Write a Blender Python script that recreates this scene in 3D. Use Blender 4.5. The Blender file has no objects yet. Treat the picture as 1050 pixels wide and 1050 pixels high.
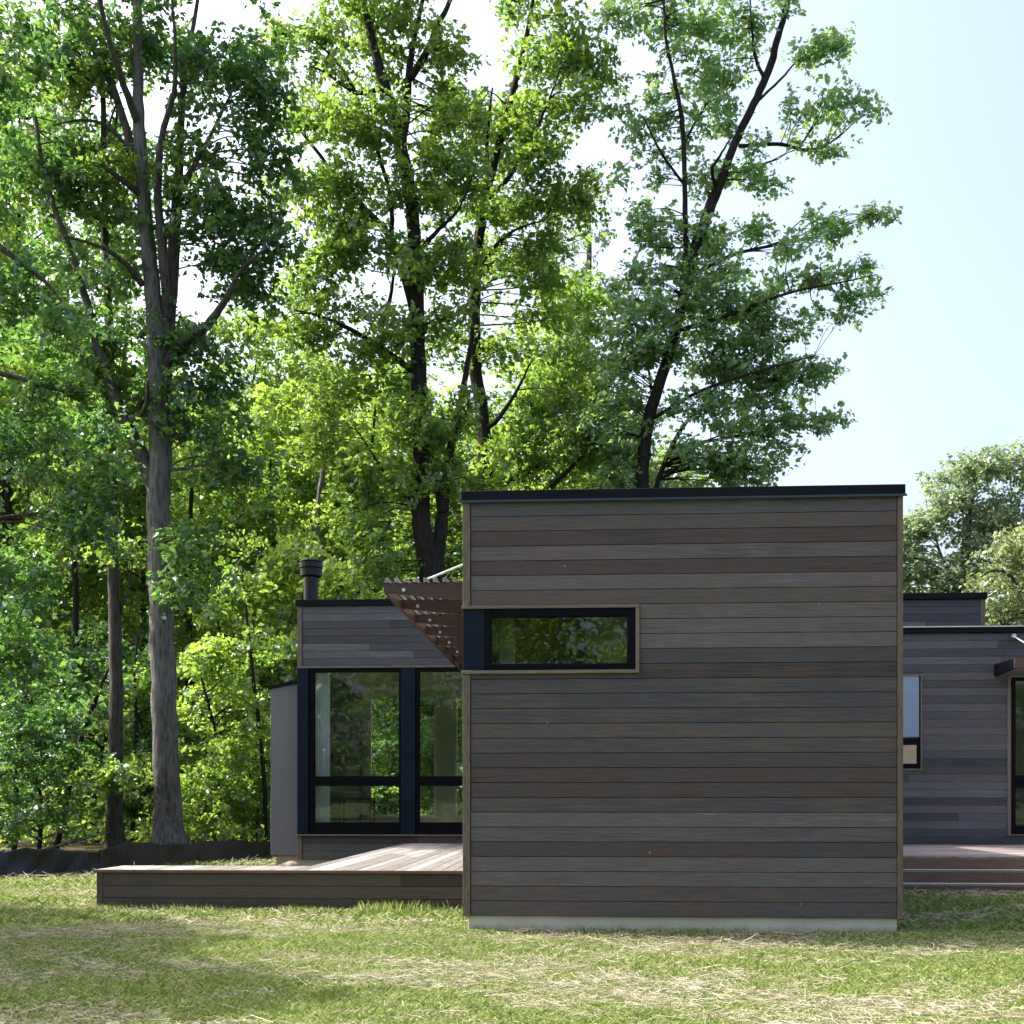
import bpy, math, random
import numpy as np
from mathutils import Vector

random.seed(7); rng = np.random.default_rng(11)
sc = bpy.context.scene; C = sc.collection
F = 1225.0; EYE = 1.25; HX, HY = 525.0, 820.0          # focal length in photo pixels, eye height, principal point
TH = math.radians(3.5)
CT, ST = math.cos(TH), math.sin(TH)

# ---------------------------------------------------------------- camera
cam_d = bpy.data.cameras.new('camera'); cam = bpy.data.objects.new('camera', cam_d); C.objects.link(cam)
cam.location = (0, 0, EYE); cam.rotation_euler = (math.radians(90), 0, TH)
cam_d.sensor_width = 36; cam_d.sensor_fit = 'HORIZONTAL'; cam_d.lens = 36*F/1050
cam_d.shift_y = (HY-525)/1050
cam_d.clip_start = .1; cam_d.clip_end = 3000
sc.camera = cam
# ---------------------------------------------------------------- light
SUN_EL, SUN_AZ = 48, 17          # degrees above the horizon; degrees from -X towards +Y
w = bpy.data.worlds.new('World'); sc.world = w; w.use_nodes = True
nt = w.node_tree; nt.nodes.clear()
sky = nt.nodes.new('ShaderNodeTexSky'); sky.sky_type = 'NISHITA'; sky.sun_disc = False
sky.sun_elevation = math.radians(SUN_EL); sky.sun_rotation = math.radians(-90+SUN_AZ)
sky.air_density = 1.0; sky.dust_density = 7.0; sky.ozone_density = 1.4; sky.altitude = 100
bg = nt.nodes.new('ShaderNodeBackground'); bg.inputs[1].default_value = .15
ow = nt.nodes.new('ShaderNodeOutputWorld')
hs = nt.nodes.new('ShaderNodeHueSaturation'); hs.inputs['Saturation'].default_value = .86; nt.links.new(sky.outputs[0], hs.inputs['Color']); nt.links.new(hs.outputs[0], bg.inputs[0]); nt.links.new(bg.outputs[0], ow.inputs[0])
sd = bpy.data.lights.new('sun', 'SUN'); sd.energy = 3.6; sd.angle = math.radians(.55); sd.color = (1, .95, .86)
sun = bpy.data.objects.new('sun', sd); C.objects.link(sun)
e, a = math.radians(SUN_EL), math.radians(SUN_AZ)
sdir = Vector((-math.cos(e)*math.cos(a), math.cos(e)*math.sin(a), math.sin(e)))
sun.rotation_euler = sdir.to_track_quat('Z', 'Y').to_euler(); sun.location = (-20, 0, 40)
sc.view_settings.view_transform = 'Standard'; sc.view_settings.look = 'None'
sc.view_settings.exposure = 1.52; sc.view_settings.gamma = 1
cy = sc.cycles
cy.max_bounces = 7; cy.diffuse_bounces = 3; cy.glossy_bounces = 3; cy.transmission_bounces = 5; cy.transparent_max_bounces = 10
cy.use_denoising = True; cy.caustics_reflective = False; cy.caustics_refractive = False

# ---------------------------------------------------------------- helpers
def at(px, py, Y):
    u = (px-HX)/F; v = (HY-py)/F; k = u*ST+CT
    return Y*(u*CT-ST)/k, EYE+Y*v/k
def P(px, py, Y):
    x, z = at(px, py, Y); return Vector((x, Y, z))
def X(px, Y): return at(px, HY, Y)[0]
def Z(py, Y, px=600): return at(px, py, Y)[1]

def tag(o, label=None, cat=None, group=None, kind=None):
    if label: o['label'] = label
    if cat: o['category'] = cat
    if group: o['group'] = group
    if kind: o['kind'] = kind
    return o
def empty(name, loc=(0, 0, 0), rz=0, label=None, cat=None, group=None):
    o = bpy.data.objects.new(name, None); C.objects.link(o); o.location = loc; o.rotation_euler = (0, 0, rz)
    o.empty_display_size = .2
    return tag(o, label, cat, group)
def link(name, me, mat, parent=None, smooth=False):
    if mat: me.materials.append(mat)
    if smooth: me.polygons.foreach_set('use_smooth', [True]*len(me.polygons))
    o = bpy.data.objects.new(name, me); C.objects.link(o)
    if parent: o.parent = parent
    return o
def np_mesh(name, V, k):
    """V: (n*k,3) vertices, every k of them one face"""
    n = len(V)//k; me = bpy.data.meshes.new(name)
    me.vertices.add(n*k); me.vertices.foreach_set('co', np.ascontiguousarray(V, dtype=np.float32).ravel())
    me.loops.add(n*k); me.loops.foreach_set('vertex_index', np.arange(n*k, dtype=np.int32))
    me.polygons.add(n); me.polygons.foreach_set('loop_start', np.arange(0, n*k, k, dtype=np.int32))
    me.update(); return me

class MB:
    def __init__(s): s.v = []; s.f = []
    def box(s, x0, x1, y0, y1, z0, z1):
        x0, x1 = min(x0, x1), max(x0, x1); y0, y1 = min(y0, y1), max(y0, y1); z0, z1 = min(z0, z1), max(z0, z1)
        b = len(s.v)
        s.v += [(x0,y0,z0),(x1,y0,z0),(x1,y1,z0),(x0,y1,z0),(x0,y0,z1),(x1,y0,z1),(x1,y1,z1),(x0,y1,z1)]
        s.f += [tuple(b+i for i in q) for q in ((3,2,1,0),(4,5,6,7),(0,1,5,4),(1,2,6,5),(2,3,7,6),(3,0,4,7))]
        return s
    def prism(s, poly, axis, a0, a1):
        """poly: list of 2-D points; axis 'y': (x,z) extruded in y; 'x': (y,z) in x; 'z': (x,y) in z"""
        b = len(s.v); n = len(poly)
        for t in (a0, a1):
            for p, q in poly:
                s.v.append({'y': (p, t, q), 'x': (t, p, q), 'z': (p, q, t)}[axis])
        s.f.append(tuple(b+i for i in range(n))); s.f.append(tuple(b+n+i for i in range(n))[::-1])
        for i in range(n):
            j = (i+1) % n; s.f.append((b+i, b+n+i, b+n+j, b+j))
        return s
    def tube(s, pts, rad, n=8, cap=True, wob=0):
        pts = [Vector(p) for p in pts]; b = len(s.v); m = len(pts)
        ref = Vector((.3, 1, .1)).normalized(); ph = random.random()*6
        for i, p in enumerate(pts):
            d = (pts[min(i+1, m-1)]-pts[max(i-1, 0)]).normalized()
            u = d.cross(ref); u = u.normalized() if u.length > .05 else d.cross(Vector((1, 0, 0))).normalized()
            v = d.cross(u)
            for k in range(n):
                t = 2*math.pi*k/n
                r = rad[i]*(1+wob*math.sin(3*t+ph+i*.35)+wob*.7*random.uniform(-1, 1))
                s.v.append(tuple(p+u*math.cos(t)*r+v*math.sin(t)*r))
        for i in range(m-1):
            for k in range(n):
                k2 = (k+1) % n
                s.f.append((b+i*n+k, b+i*n+k2, b+(i+1)*n+k2, b+(i+1)*n+k))
        if cap:
            s.f.append(tuple(b+k for k in range(n))[::-1]); s.f.append(tuple(b+(m-1)*n+k for k in range(n)))
        return s
    def build(s, name, mat, parent=None, smooth=False, bevel=0):
        me = bpy.data.meshes.new(name); me.from_pydata(s.v, [], s.f); me.update()
        o = link(name, me, mat, parent, smooth)
        import bmesh
        bm = bmesh.new(); bm.from_mesh(me); bmesh.ops.recalc_face_normals(bm, faces=bm.faces)
        if bevel: bmesh.ops.bevel(bm, geom=bm.edges[:], offset=bevel, segments=1, affect='EDGES', clamp_overlap=True)
        bm.to_mesh(me); bm.free()
        return o
def copy_tree(o, parent=None):
    c = o.copy(); C.objects.link(c); c.parent = parent
    for ch in list(o.children): copy_tree(ch, c)
    return c

# ---------------------------------------------------------------- materials
def newmat(name):
    m = bpy.data.materials.new(name); m.use_nodes = True; n = m.node_tree; n.nodes.clear()
    return m, n, n.nodes.new('ShaderNodeOutputMaterial')
def N(n, t, **k):
    nd = n.nodes.new('ShaderNode'+t)
    for a_, v_ in k.items(): setattr(nd, a_, v_)
    return nd
def ramp(n, stops, src):
    r = N(n, 'ValToRGB'); cr = r.color_ramp
    while len(cr.elements) < len(stops): cr.elements.new(.5)
    for el, (p, c) in zip(cr.elements, stops): el.position = p; el.color = (*c, 1)
    n.links.new(src, r.inputs[0]); return r.outputs[0]
def coords(n, scale=(1, 1, 1), offs=None):
    tc = N(n, 'TexCoord'); mp = N(n, 'Mapping'); mp.inputs['Scale'].default_value = scale
    n.links.new(tc.outputs['Object'], mp.inputs['Vector'])
    if offs is not None: n.links.new(offs, mp.inputs['Location'])
    return mp.outputs[0]
def noise(n, vec, scale, detail=4, rough=.55):
    t = N(n, 'TexNoise'); t.inputs['Scale'].default_value = scale; t.inputs['Detail'].default_value = detail
    t.inputs['Roughness'].default_value = rough; n.links.new(vec, t.inputs['Vector']); return t.outputs[0]
def mixc(n, fac, a_, b_, mode='MIX'):
    m = N(n, 'MixRGB'); m.blend_type = mode
    for i, s in ((0, fac), (1, a_), (2, b_)):
        if hasattr(s, 'links'): n.links.new(s, m.inputs[i])
        elif i == 0: m.inputs[0].default_value = s
        else: m.inputs[i].default_value = (*s, 1)
    return m.outputs[0]
def mth(n, op, a_, b_=0.):
    m = N(n, 'Math'); m.operation = op
    for i, s in ((0, a_), (1, b_)):
        if hasattr(s, 'links'): n.links.new(s, m.inputs[i])
        else: m.inputs[i].default_value = s
    return m.outputs[0]
def principled(n, out, col, rough=.6, metal=0., bump=None, bstr=.3, bdist=.01, spec=.5):
    b = N(n, 'BsdfPrincipled')
    if hasattr(col, 'links'): n.links.new(col, b.inputs['Base Color'])
    else: b.inputs['Base Color'].default_value = (*col, 1)
    if hasattr(rough, 'links'): n.links.new(rough, b.inputs['Roughness'])
    else: b.inputs['Roughness'].default_value = rough
    b.inputs['Metallic'].default_value = metal
    b.inputs['Specular IOR Level'].default_value = spec
    if bump is not None:
        bp = N(n, 'Bump'); bp.inputs['Strength'].default_value = bstr; bp.inputs['Distance'].default_value = bdist
        n.links.new(bump, bp.inputs['Height']); n.links.new(bp.outputs[0], b.inputs['Normal'])
    n.links.new(b.outputs[0], out.inputs['Surface']); return b

def wood_mat(name, stops, grain=(1.2, 1.2, 46), rough=.7, blot=.35, bstr=.35, sat=None):
    """weathered boards: each board (mesh island) has its own tone and its own run of grain"""
    m, n, o = newmat(name)
    g = N(n, 'NewGeometry'); ri = g.outputs['Random Per Island']
    off = N(n, 'CombineXYZ'); n.links.new(mth(n, 'MULTIPLY', ri, 57.), off.inputs[0]); n.links.new(mth(n, 'MULTIPLY', ri, 23.), off.inputs[2])
    v = coords(n, grain, off.outputs[0]); gr = noise(n, v, 1.6, 6, .65)
    v3 = coords(n, (grain[0]*3, grain[1]*3, grain[2]*3.2) if grain[2] > 5 else (grain[0]*3, grain[1]*1.5, grain[2]*3), off.outputs[0]); fine = noise(n, v3, 1.5, 3, .7)
    v2 = coords(n, (.9, .9, 2.2), off.outputs[0]); bl = noise(n, v2, 1.7, 3)
    f = mth(n, 'ADD', mth(n, 'MULTIPLY', ri, .78), mth(n, 'MULTIPLY', mth(n, 'SUBTRACT', gr, .5), .75))
    f = mth(n, 'ADD', f, mth(n, 'MULTIPLY', mth(n, 'SUBTRACT', bl, .5), blot*1.1)); f = mth(n, 'ADD', f, .10)
    col = ramp(n, stops, f)
    col = mixc(n, 1., col, ramp(n, [(.3, (.62, .62, .62)), (.66, (1.26, 1.26, 1.26))], fine), 'MULTIPLY')
    # small pale water spots / nail heads
    vo = N(n, 'TexVoronoi'); vo.inputs['Scale'].default_value = 2.6; n.links.new(coords(n), vo.inputs['Vector'])
    sp = ramp(n, [(0, (1, 1, 1)), (.022, (1, 1, 1)), (.034, (0, 0, 0))], vo.outputs['Distance'])
    col = mixc(n, mth(n, 'MULTIPLY', sp, .5), col, (.34, .32, .29))
    principled(n, o, col, rough, bump=gr, bstr=bstr, bdist=.006); return m
M = {}
M['siding'] = wood_mat('weathered_siding', [(0, (0.026, 0.024, 0.031)), (.18, (0.073, 0.045, 0.037)), (.34, (0.050, 0.052, 0.066)), (.5, (0.106, 0.075, 0.062)), (.64, (0.065, 0.064, 0.080)), (.78, (0.127, 0.098, 0.090)), (.9, (0.104, 0.100, 0.114)), (1, (0.182, 0.149, 0.144))])
M['siding_wing'] = wood_mat('weathered_shaded_siding_wing', [(0, (0.023, 0.025, 0.034)), (.25, (0.053, 0.049, 0.055)), (.5, (0.059, 0.065, 0.083)), (.7, (0.093, 0.085, 0.088)), (.85, (0.095, 0.100, 0.119)), (1, (0.159, 0.154, 0.164))])  # darker, bluer copy of the boards: the wing's shade is put into the tone
M['trim'] = wood_mat('cedar_trim', [(0, (.06, .042, .032)), (.5, (.105, .076, .057)), (1, (.16, .12, .09))], grain=(14, 14, 2.5))
M['trim_h'] = wood_mat('cedar_trim_level', [(0, (.08, .058, .045)), (.5, (.13, .096, .074)), (1, (.19, .145, .115))])
M['fascia'] = wood_mat('deck_fascia', [(0, (.035, .025, .02)), (.5, (.062, .045, .036)), (1, (.10, .075, .06))])
M['fascia_red'] = wood_mat('step_fascia', [(0, (.07, .036, .025)), (.5, (.14, .078, .055)), (1, (.20, .12, .085))])
M['decking'] = wood_mat('deck_boards', [(0, (.105, .095, .088)), (.5, (.215, .200, .19)), (1, (.34, .325, .315))], grain=(34, 1.5, 3), blot=.5)
M['pergola'] = wood_mat('pergola_wood', [(0, (.026, .013, .010)), (.5, (.060, .029, .022)), (1, (.105, .052, .038))], grain=(2, 2, 30), rough=.5)

def simple(name, col, rough=.5, metal=0., var=.12, scale=6, bstr=.1, spec=.5):
    m, n, o = newmat(name); v = coords(n); f = noise(n, v, scale, 5)
    lo = tuple(c*(1-var) for c in col); hi = tuple(c*(1+var) for c in col)
    principled(n, o, ramp(n, [(.3, lo), (.7, hi)], f), rough, metal, bump=noise(n, v, scale*8, 3), bstr=bstr, bdist=.003, spec=spec); return m
M['black_metal'] = simple('black_roof_metal', (.005, .006, .009), .6, 0, .2, 3, spec=.12)
M['frame'] = simple('black_window_frame', (.003, .004, .007), .6, 0, .15, 4, spec=.08)
M['navy_panel'] = simple('navy_corner_panel', (.006, .012, .026), .6, 0, .12, 4, spec=.12)
M['flue'] = simple('black_flue_steel', (.012, .014, .019), .35, .5, .2, 5)
M['steel'] = simple('galvanised_steel', (.62, .64, .66), .35, .8, .08, 10)
m, n, o = newmat('pale_concrete'); v = coords(n); f = noise(n, v, 2.2, 5); sz = N(n, 'SeparateXYZ'); tc_ = N(n, 'NewGeometry'); n.links.new(tc_.outputs['Position'], sz.inputs[0])
st = mth(n, 'SUBTRACT', mth(n, 'MULTIPLY', noise(n, coords(n, (1, 1, .4)), 7, 6, .75), .15), mth(n, 'ADD', sz.outputs[2], .035))          # mud splashed up to a ragged line
c_ = mixc(n, ramp(n, [(.25, (0, 0, 0)), (.75, (.8, .8, .8))], mth(n, 'ADD', mth(n, 'MULTIPLY', st, 7.), .5)), ramp(n, [(.3, (.44, .41, .35)), (.7, (.58, .55, .47))], f), (.20, .165, .115))
principled(n, o, c_, .9, bump=noise(n, v, 18, 3), bstr=.35, bdist=.003); M['concrete'] = m
M['concrete_warm'] = simple('sandy_concrete', (.42, .33, .22), .9, 0, .15, 3, .35)
M['grey_panel'] = simple('grey_fibre_panel', (.155, .152, .175), .8, 0, .06, 2, .1)
M['white_wall'] = simple('white_paint', (.72, .72, .70), .7, 0, .03)
M['dim_wall'] = simple('grey_interior_paint', (.56, .57, .56), .8, 0, .06)
M['dark_wall'] = simple('charcoal_interior', (.014, .013, .012), .6, 0, .3, 8)
M['floor_wood'] = simple('interior_floor', (.34, .25, .17), .4, 0, .2, 4)
M['curtain'] = simple('pale_blue_white_curtain', (.84, .87, .90), .8, 0, .06)
M['blind'] = simple('blue_grey_blind', (.22, .29, .42), .6, 0, .04)
M['brown_wood'] = simple('interior_brown_panel', (.10, .045, .025), .5, 0, .25, 5)
M['table'] = simple('dark_table', (.03, .025, .022), .4)
M['beige'] = simple('beige_box', (.42, .33, .22), .7)
M['dirt'] = simple('litter', (.09, .065, .045), .95, 0, .4, 3, .5)
M['rock'] = simple('fieldstone', (.26, .20, .155), .85, 0, .3, 9, .5)
m, n, o = newmat('silt_fabric'); v = coords(n, (1, 1, .35))
principled(n, o, ramp(n, [(.3, (.002, .003, .006)), (.7, (.007, .010, .017))], noise(n, v, 7, 5)), .55, bump=noise(n, coords(n, (1, 1, .3)), 9, 4), bstr=.7, bdist=.05)
M['silt'] = m
m, n, o = newmat('window_glass')                      # plain architectural glass: clear pane with mirror reflection rising at grazing angles
gl = N(n, 'BsdfGlossy'); gl.inputs['Roughness'].default_value = .003; gl.inputs['Color'].default_value = (.95, 1, .97, 1)
tr = N(n, 'BsdfTransparent'); tr.inputs['Color'].default_value = (.93, .96, .94, 1)
fr = N(n, 'LayerWeight'); fr.inputs['Blend'].default_value = .5
mx = N(n, 'MixShader'); n.links.new(mth(n, 'ADD', mth(n, 'MULTIPLY', mth(n, 'POWER', fr.outputs['Facing'], 5.), .9), .038), mx.inputs[0])
n.links.new(tr.outputs[0], mx.inputs[1]); n.links.new(gl.outputs[0], mx.inputs[2]); n.links.new(mx.outputs[0], o.inputs['Surface'])
M['glass'] = m

def bark_mat(name, lo, hi):
    m, n, o = newmat(name); v = coords(n, (1, 1, .22))
    f1 = noise(n, v, 20, 6, .75); f2 = noise(n, coords(n, (1, 1, .5)), 1.8, 3)
    vo = N(n, 'TexVoronoi'); vo.inputs['Scale'].default_value = 13; n.links.new(v, vo.inputs['Vector'])
    h = mth(n, 'ADD', mth(n, 'MULTIPLY', vo.outputs['Distance'], .7), f1)
    col = ramp(n, [(.35, lo), (.95, hi)], h)
    col = mixc(n, 1., col, ramp(n, [(.3, (.65, .65, .62)), (.7, (1.15, 1.15, 1.15))], f2), 'MULTIPLY')
    principled(n, o, col, .9, bump=h, bstr=1., bdist=.13, spec=.2); return m
M['bark_grey'] = bark_mat('grey_maple_bark', (.05, .048, .048), (.26, .255, .255))
M['bark_limb'] = bark_mat('grey_brown_bark', (.04, .034, .03), (.15, .135, .125))
M['bark_dark'] = bark_mat('dark_bark', (.012, .010, .010), (.05, .043, .038))
M['bark_mid'] = bark_mat('brown_bark', (.032, .029, .027), (.125, .113, .105))

def leaf_mat(name, d0, d1, t0, t1, tf=.5, gloss=.06):
    m, n, o = newmat(name); g = N(n, 'NewGeometry'); ri = g.outputs['Random Per Island']
    cl = noise(n, coords(n), .55, 2)
    f = mth(n, 'ADD', mth(n, 'MULTIPLY', ri, .55), mth(n, 'MULTIPLY', mth(n, 'SUBTRACT', cl, .28), 1.1))
    dc = ramp(n, [(.1, d0), (.95, d1)], f); tc = ramp(n, [(.1, t0), (.95, t1)], f)
    df = N(n, 'BsdfDiffuse'); tl = N(n, 'BsdfTranslucent'); gs = N(n, 'BsdfGlossy'); gs.inputs['Roughness'].default_value = .42
    gs.inputs['Color'].default_value = (.8, .9, 1, 1)
    n.links.new(dc, df.inputs[0]); n.links.new(tc, tl.inputs[0])
    m1 = N(n, 'MixShader'); m1.inputs[0].default_value = tf; n.links.new(df.outputs[0], m1.inputs[1]); n.links.new(tl.outputs[0], m1.inputs[2])
    m2 = N(n, 'MixShader'); m2.inputs[0].default_value = gloss; n.links.new(m1.outputs[0], m2.inputs[1]); n.links.new(gs.outputs[0], m2.inputs[2])
    n.links.new(m2.outputs[0], o.inputs['Surface']); return m
M['leaf'] = leaf_mat('maple_leaves', (.055, .125, .026), (.14, .235, .05), (.17, .36, .04), (.46, .64, .085), .52)
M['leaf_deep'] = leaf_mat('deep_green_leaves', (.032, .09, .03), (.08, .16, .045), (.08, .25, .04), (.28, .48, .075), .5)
M['leaf_cool'] = leaf_mat('cool_green_leaves', (.11, .21, .08), (.21, .34, .13), (.24, .46, .11), (.50, .72, .21), .5, .1)
M['leaf_bright'] = leaf_mat('young_bright_leaves', (.07, .15, .026), (.16, .26, .05), (.25, .46, .045), (.60, .78, .12), .56)
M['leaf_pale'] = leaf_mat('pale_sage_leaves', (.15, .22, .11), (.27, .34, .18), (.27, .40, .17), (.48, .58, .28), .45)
M['leaf_yellow'] = leaf_mat('yellow_green_leaves', (.16, .21, .08), (.28, .32, .14), (.28, .40, .12), (.48, .56, .22), .45)

# ground sheets
def patch(x, y):
    """the lawn's patches of straw: one formula for the sheet's tint and for where straw and blades lie"""
    return (np.sin(x*1.1+1.3*np.sin(y*.9)+.5)+np.sin(y*2.3+1.7*np.sin(x*.6)+2.)*1.1+.7*np.sin(x*2.9-y*3.3+1)+.9*np.sin(x*5.1+y*6.7+2*np.sin(x*1.7))+.8*np.sin(x*8.3-y*9.1+1.5*np.sin(y*3.1))+.5*np.sin(x*15+y*3)*np.sin(y*17-x*4))/4.2
m, n, o = newmat('lawn_soil'); v = coords(n)
big = noise(n, coords(n, (.7, 1.6, 1)), .9, 4, .6); mid = noise(n, coords(n, (.8, 1.7, 1)), 3.2, 5, .65); fin = noise(n, v, 60, 4, .7)
f = mth(n, 'ADD', mth(n, 'MULTIPLY', big, .6), mth(n, 'MULTIPLY', mid, .4))
col = ramp(n, [(.38, (.05, .09, .02)), (.5, (.09, .125, .035)), (.6, (.19, .17, .09)), (.75, (.32, .27, .17))], f)
col = mixc(n, 1., col, ramp(n, [(.3, (.55, .55, .5)), (.65, (1.2, 1.2, 1.2))], fin), 'MULTIPLY')
principled(n, o, col, .95, bump=fin, bstr=.8, bdist=.03, spec=.1); M['lawn'] = m
m, n, o = newmat('forest_floor'); v = coords(n); f = noise(n, v, 1.1, 5, .65); fin = noise(n, v, 24, 4, .7)
col = ramp(n, [(.35, (.035, .07, .015)), (.5, (.08, .075, .03)), (.62, (.12, .085, .055))], f)
col = mixc(n, 1., col, ramp(n, [(.3, (.5, .5, .5)), (.65, (1.2, 1.2, 1.2))], fin), 'MULTIPLY')
principled(n, o, col, .95, bump=fin, bstr=.8, bdist=.04, spec=.1); M['floor_forest'] = m

def blade_mat(name, stops, tf):
    m, n, o = newmat(name); g = N(n, 'NewGeometry'); ri = g.outputs['Random Per Island']
    c = ramp(n, stops, ri); df = N(n, 'BsdfDiffuse'); tl = N(n, 'BsdfTranslucent'); n.links.new(c, df.inputs[0]); n.links.new(c, tl.inputs[0])
    mx = N(n, 'MixShader'); mx.inputs[0].default_value = tf; n.links.new(df.outputs[0], mx.inputs[1]); n.links.new(tl.outputs[0], mx.inputs[2])
    n.links.new(mx.outputs[0], o.inputs['Surface']); return m
M['blade'] = blade_mat('grass_blades', [(0, (.075, .15, .03)), (.35, (.18, .28, .06)), (.7, (.36, .42, .13)), (1, (.57, .55, .30))], .4)
M['straw'] = blade_mat('dry_straw', [(0, (.22, .165, .115)), (.5, (.48, .40, .31)), (1, (.74, .67, .58))], .15)

# ================================================================ THE SETTING
g = MB(); g.v = [(-1200, -400, 0), (1200, -400, 0), (1200, 1500, 0), (-1200, 1500, 0)]; g.f = [(0, 1, 2, 3)]
tag(g.build('ground', M['lawn']), kind='structure')
fx = [(-60, 15.5), (X(-70, 17.9), 17.9), (X(0, 18.9), 18.9), (X(100, 20.1), 20.1), (X(150, 22.), 22.), (X(277, 25.5), 25.5), (X(330, 29.5), 29.5), (14, 30), (26, 24), (90, 30), (90, 140), (-90, 140)]
g = MB(); g.v = [(x, y, .004) for x, y in fx]; g.f = [tuple(range(len(fx)))]
tag(g.build('forest_floor', M['floor_forest']), kind='structure')

# ================================================================ THE HOUSE
BY = 11.25                                            # front plane of the box
bx0, bx1 = X(475, BY), X(925.5, BY)
WY = 21.5                                             # front plane of the wings
s_at = lambda Y: F/Y
bz0, bz1, bz2 = .155, 4.065, 4.165
house = empty('house', (0, 16, 0), 0, 'low modern house clad in weathered grey brown horizontal boards with flat black edged roofs', 'house')
house_off = Vector((0, 16, 0))
def hp(o, parent=None, label=None):
    """part of the house: geometry is modelled in world coordinates, the root sits at the house's middle"""
    o.parent = parent or house
    if parent is None: o.location = -house_off
    if label: o['label'] = label
    return o

def siding(mb, axis, a0, a1, z0, z1, plane, outward, pitch=.140, holes=(), gap=.0062, th=.02, joint=(1.6, 4.2)):
    rows = max(1, round((z1-z0)/pitch)); ph = (z1-z0)/rows
    for r in range(rows):
        lo, hi = z0+r*ph+gap/2, z0+(r+1)*ph-gap/2
        segs = [(a0, a1, lo, hi)]
        for (h0, h1, g0, g1) in holes:
            out = []
            for (s0, s1, l, h) in segs:
                if h1 <= s0 or h0 >= s1 or g1 <= l or g0 >= h: out.append((s0, s1, l, h)); continue
                if h0 > s0+.01: out.append((s0, h0, l, h))
                if h1 < s1-.01: out.append((h1, s1, l, h))
                m0, m1 = max(s0, h0), min(s1, h1)
                if g0 > l+.012: out.append((m0, m1, l, g0))
                if g1 < h-.012: out.append((m0, m1, g1, h))
            segs = out
        for (s0, s1, l, h) in segs:
            p = s0; first = True
            while p < s1-1e-4:
                q = p+random.uniform(*joint)
                if s1-q < .6: q = s1
                e = .0012
                y0, y1 = plane, plane+outward*(th+random.uniform(0, .002))
                if axis == 'x': mb.box(p+(0 if first else e), q-(0 if q == s1 else e), y0, y1, l, h)
                else: mb.box(y0, y1, p, q-e, l, h)
                p = q; first = False

# ---- box volume
wz0, wz1 = Z(690.5, BY, 560), Z(620, BY, 560)          # outer trim of the window
wx1 = X(655.5, BY)
T = .05                                               # siding + cavity
# wall core (with a window opening)
mb = MB(); c0, c1 = bx0+.03, bx1-.03; ox0, ox1, oz0, oz1 = X(497, BY), X(651, BY), Z(687, BY, 560), Z(624, BY, 560)
by0, by1 = BY+.03, BY+.20
mb.box(c0, ox0, by0, by1, bz0, bz1-.02).box(ox1, c1, by0, by1, bz0, bz1-.02)
mb.box(ox0, ox1, by0, by1, bz0, oz0).box(ox0, ox1, by0, by1, oz1, bz1-.02)
so0, so1 = BY+.45, BY+1.55; mb.box(c0, c0+.17, by1, so0, bz0, bz1-.02).box(c0, c0+.17, so1, WY-.02, bz0, bz1-.02).box(c0, c0+.17, so0, so1, bz0, oz0).box(c0, c0+.17, so0, so1, oz1, bz1-.02); mb.box(c1-.17, c1, by1, WY-.02, bz0, bz1-.02)  # unseen opening in the left side, added to let sun light the room
hp(mb.build('wall', M['black_metal']))
mb = MB(); post = .085
siding(mb, 'x', bx0+post*.85, bx1-post*.6, bz0, bz1-.0, BY+.03, -1, holes=[(bx0-1, wx1, wz0, wz1)], joint=(3.6, 9))
hp(mb.build('siding', M['siding']), None, 'weathered grey brown boards on the front of the tall box')
mb = MB(); siding(mb, 'y', BY+.12, WY-.02, bz0, bz1, bx0+.03, -1, holes=[(so0, so1, oz0, oz1)]); siding(mb, 'y', BY+.12, WY-.02, bz0, bz1, bx1-.03, 1)
hp(mb.build('siding', M['siding']), None, 'weathered boards on the sides of the tall box')
mb = MB()
mb.box(bx0-.004, bx0+post*.78, BY-.004, BY+.11, bz0-.01, wz0-.002).box(bx0-.004, bx0+post*.78, BY-.004, BY+.11, wz1+.002, bz1)
hp(mb.build('corner_board', M['trim'], bevel=.002), None, 'cedar corner board on the left edge of the box')
mb = MB().box(bx1-post*.52, bx1+.004, BY-.004, BY+.11, bz0-.01, bz1)
hp(mb.build('corner_board', M['trim'], bevel=.002), None, 'cedar corner board on the right edge of the box')
mb = MB().box(bx0-.02, bx1+.022, BY-.022, WY-.03, bz1+.002, bz2)
ro = hp(mb.build('roof', M['black_metal'], bevel=.004), None, 'flat black roof edge of the tall box')
mb = MB().box(bx0-.032, bx1+.034, BY-.034, BY-.0222, bz1-.012, bz1+.008)
mb.build('drip_edge', simple('blue_black_drip_edge', (.03, .045, .09), .3, .3), ro)
mb = MB().box(bx0+.045, bx1-.04, BY+.045, WY, -.1, bz0-.002)
hp(mb.build('foundation', M['concrete'], bevel=.003), None, 'pale concrete foundation under the box')
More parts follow.
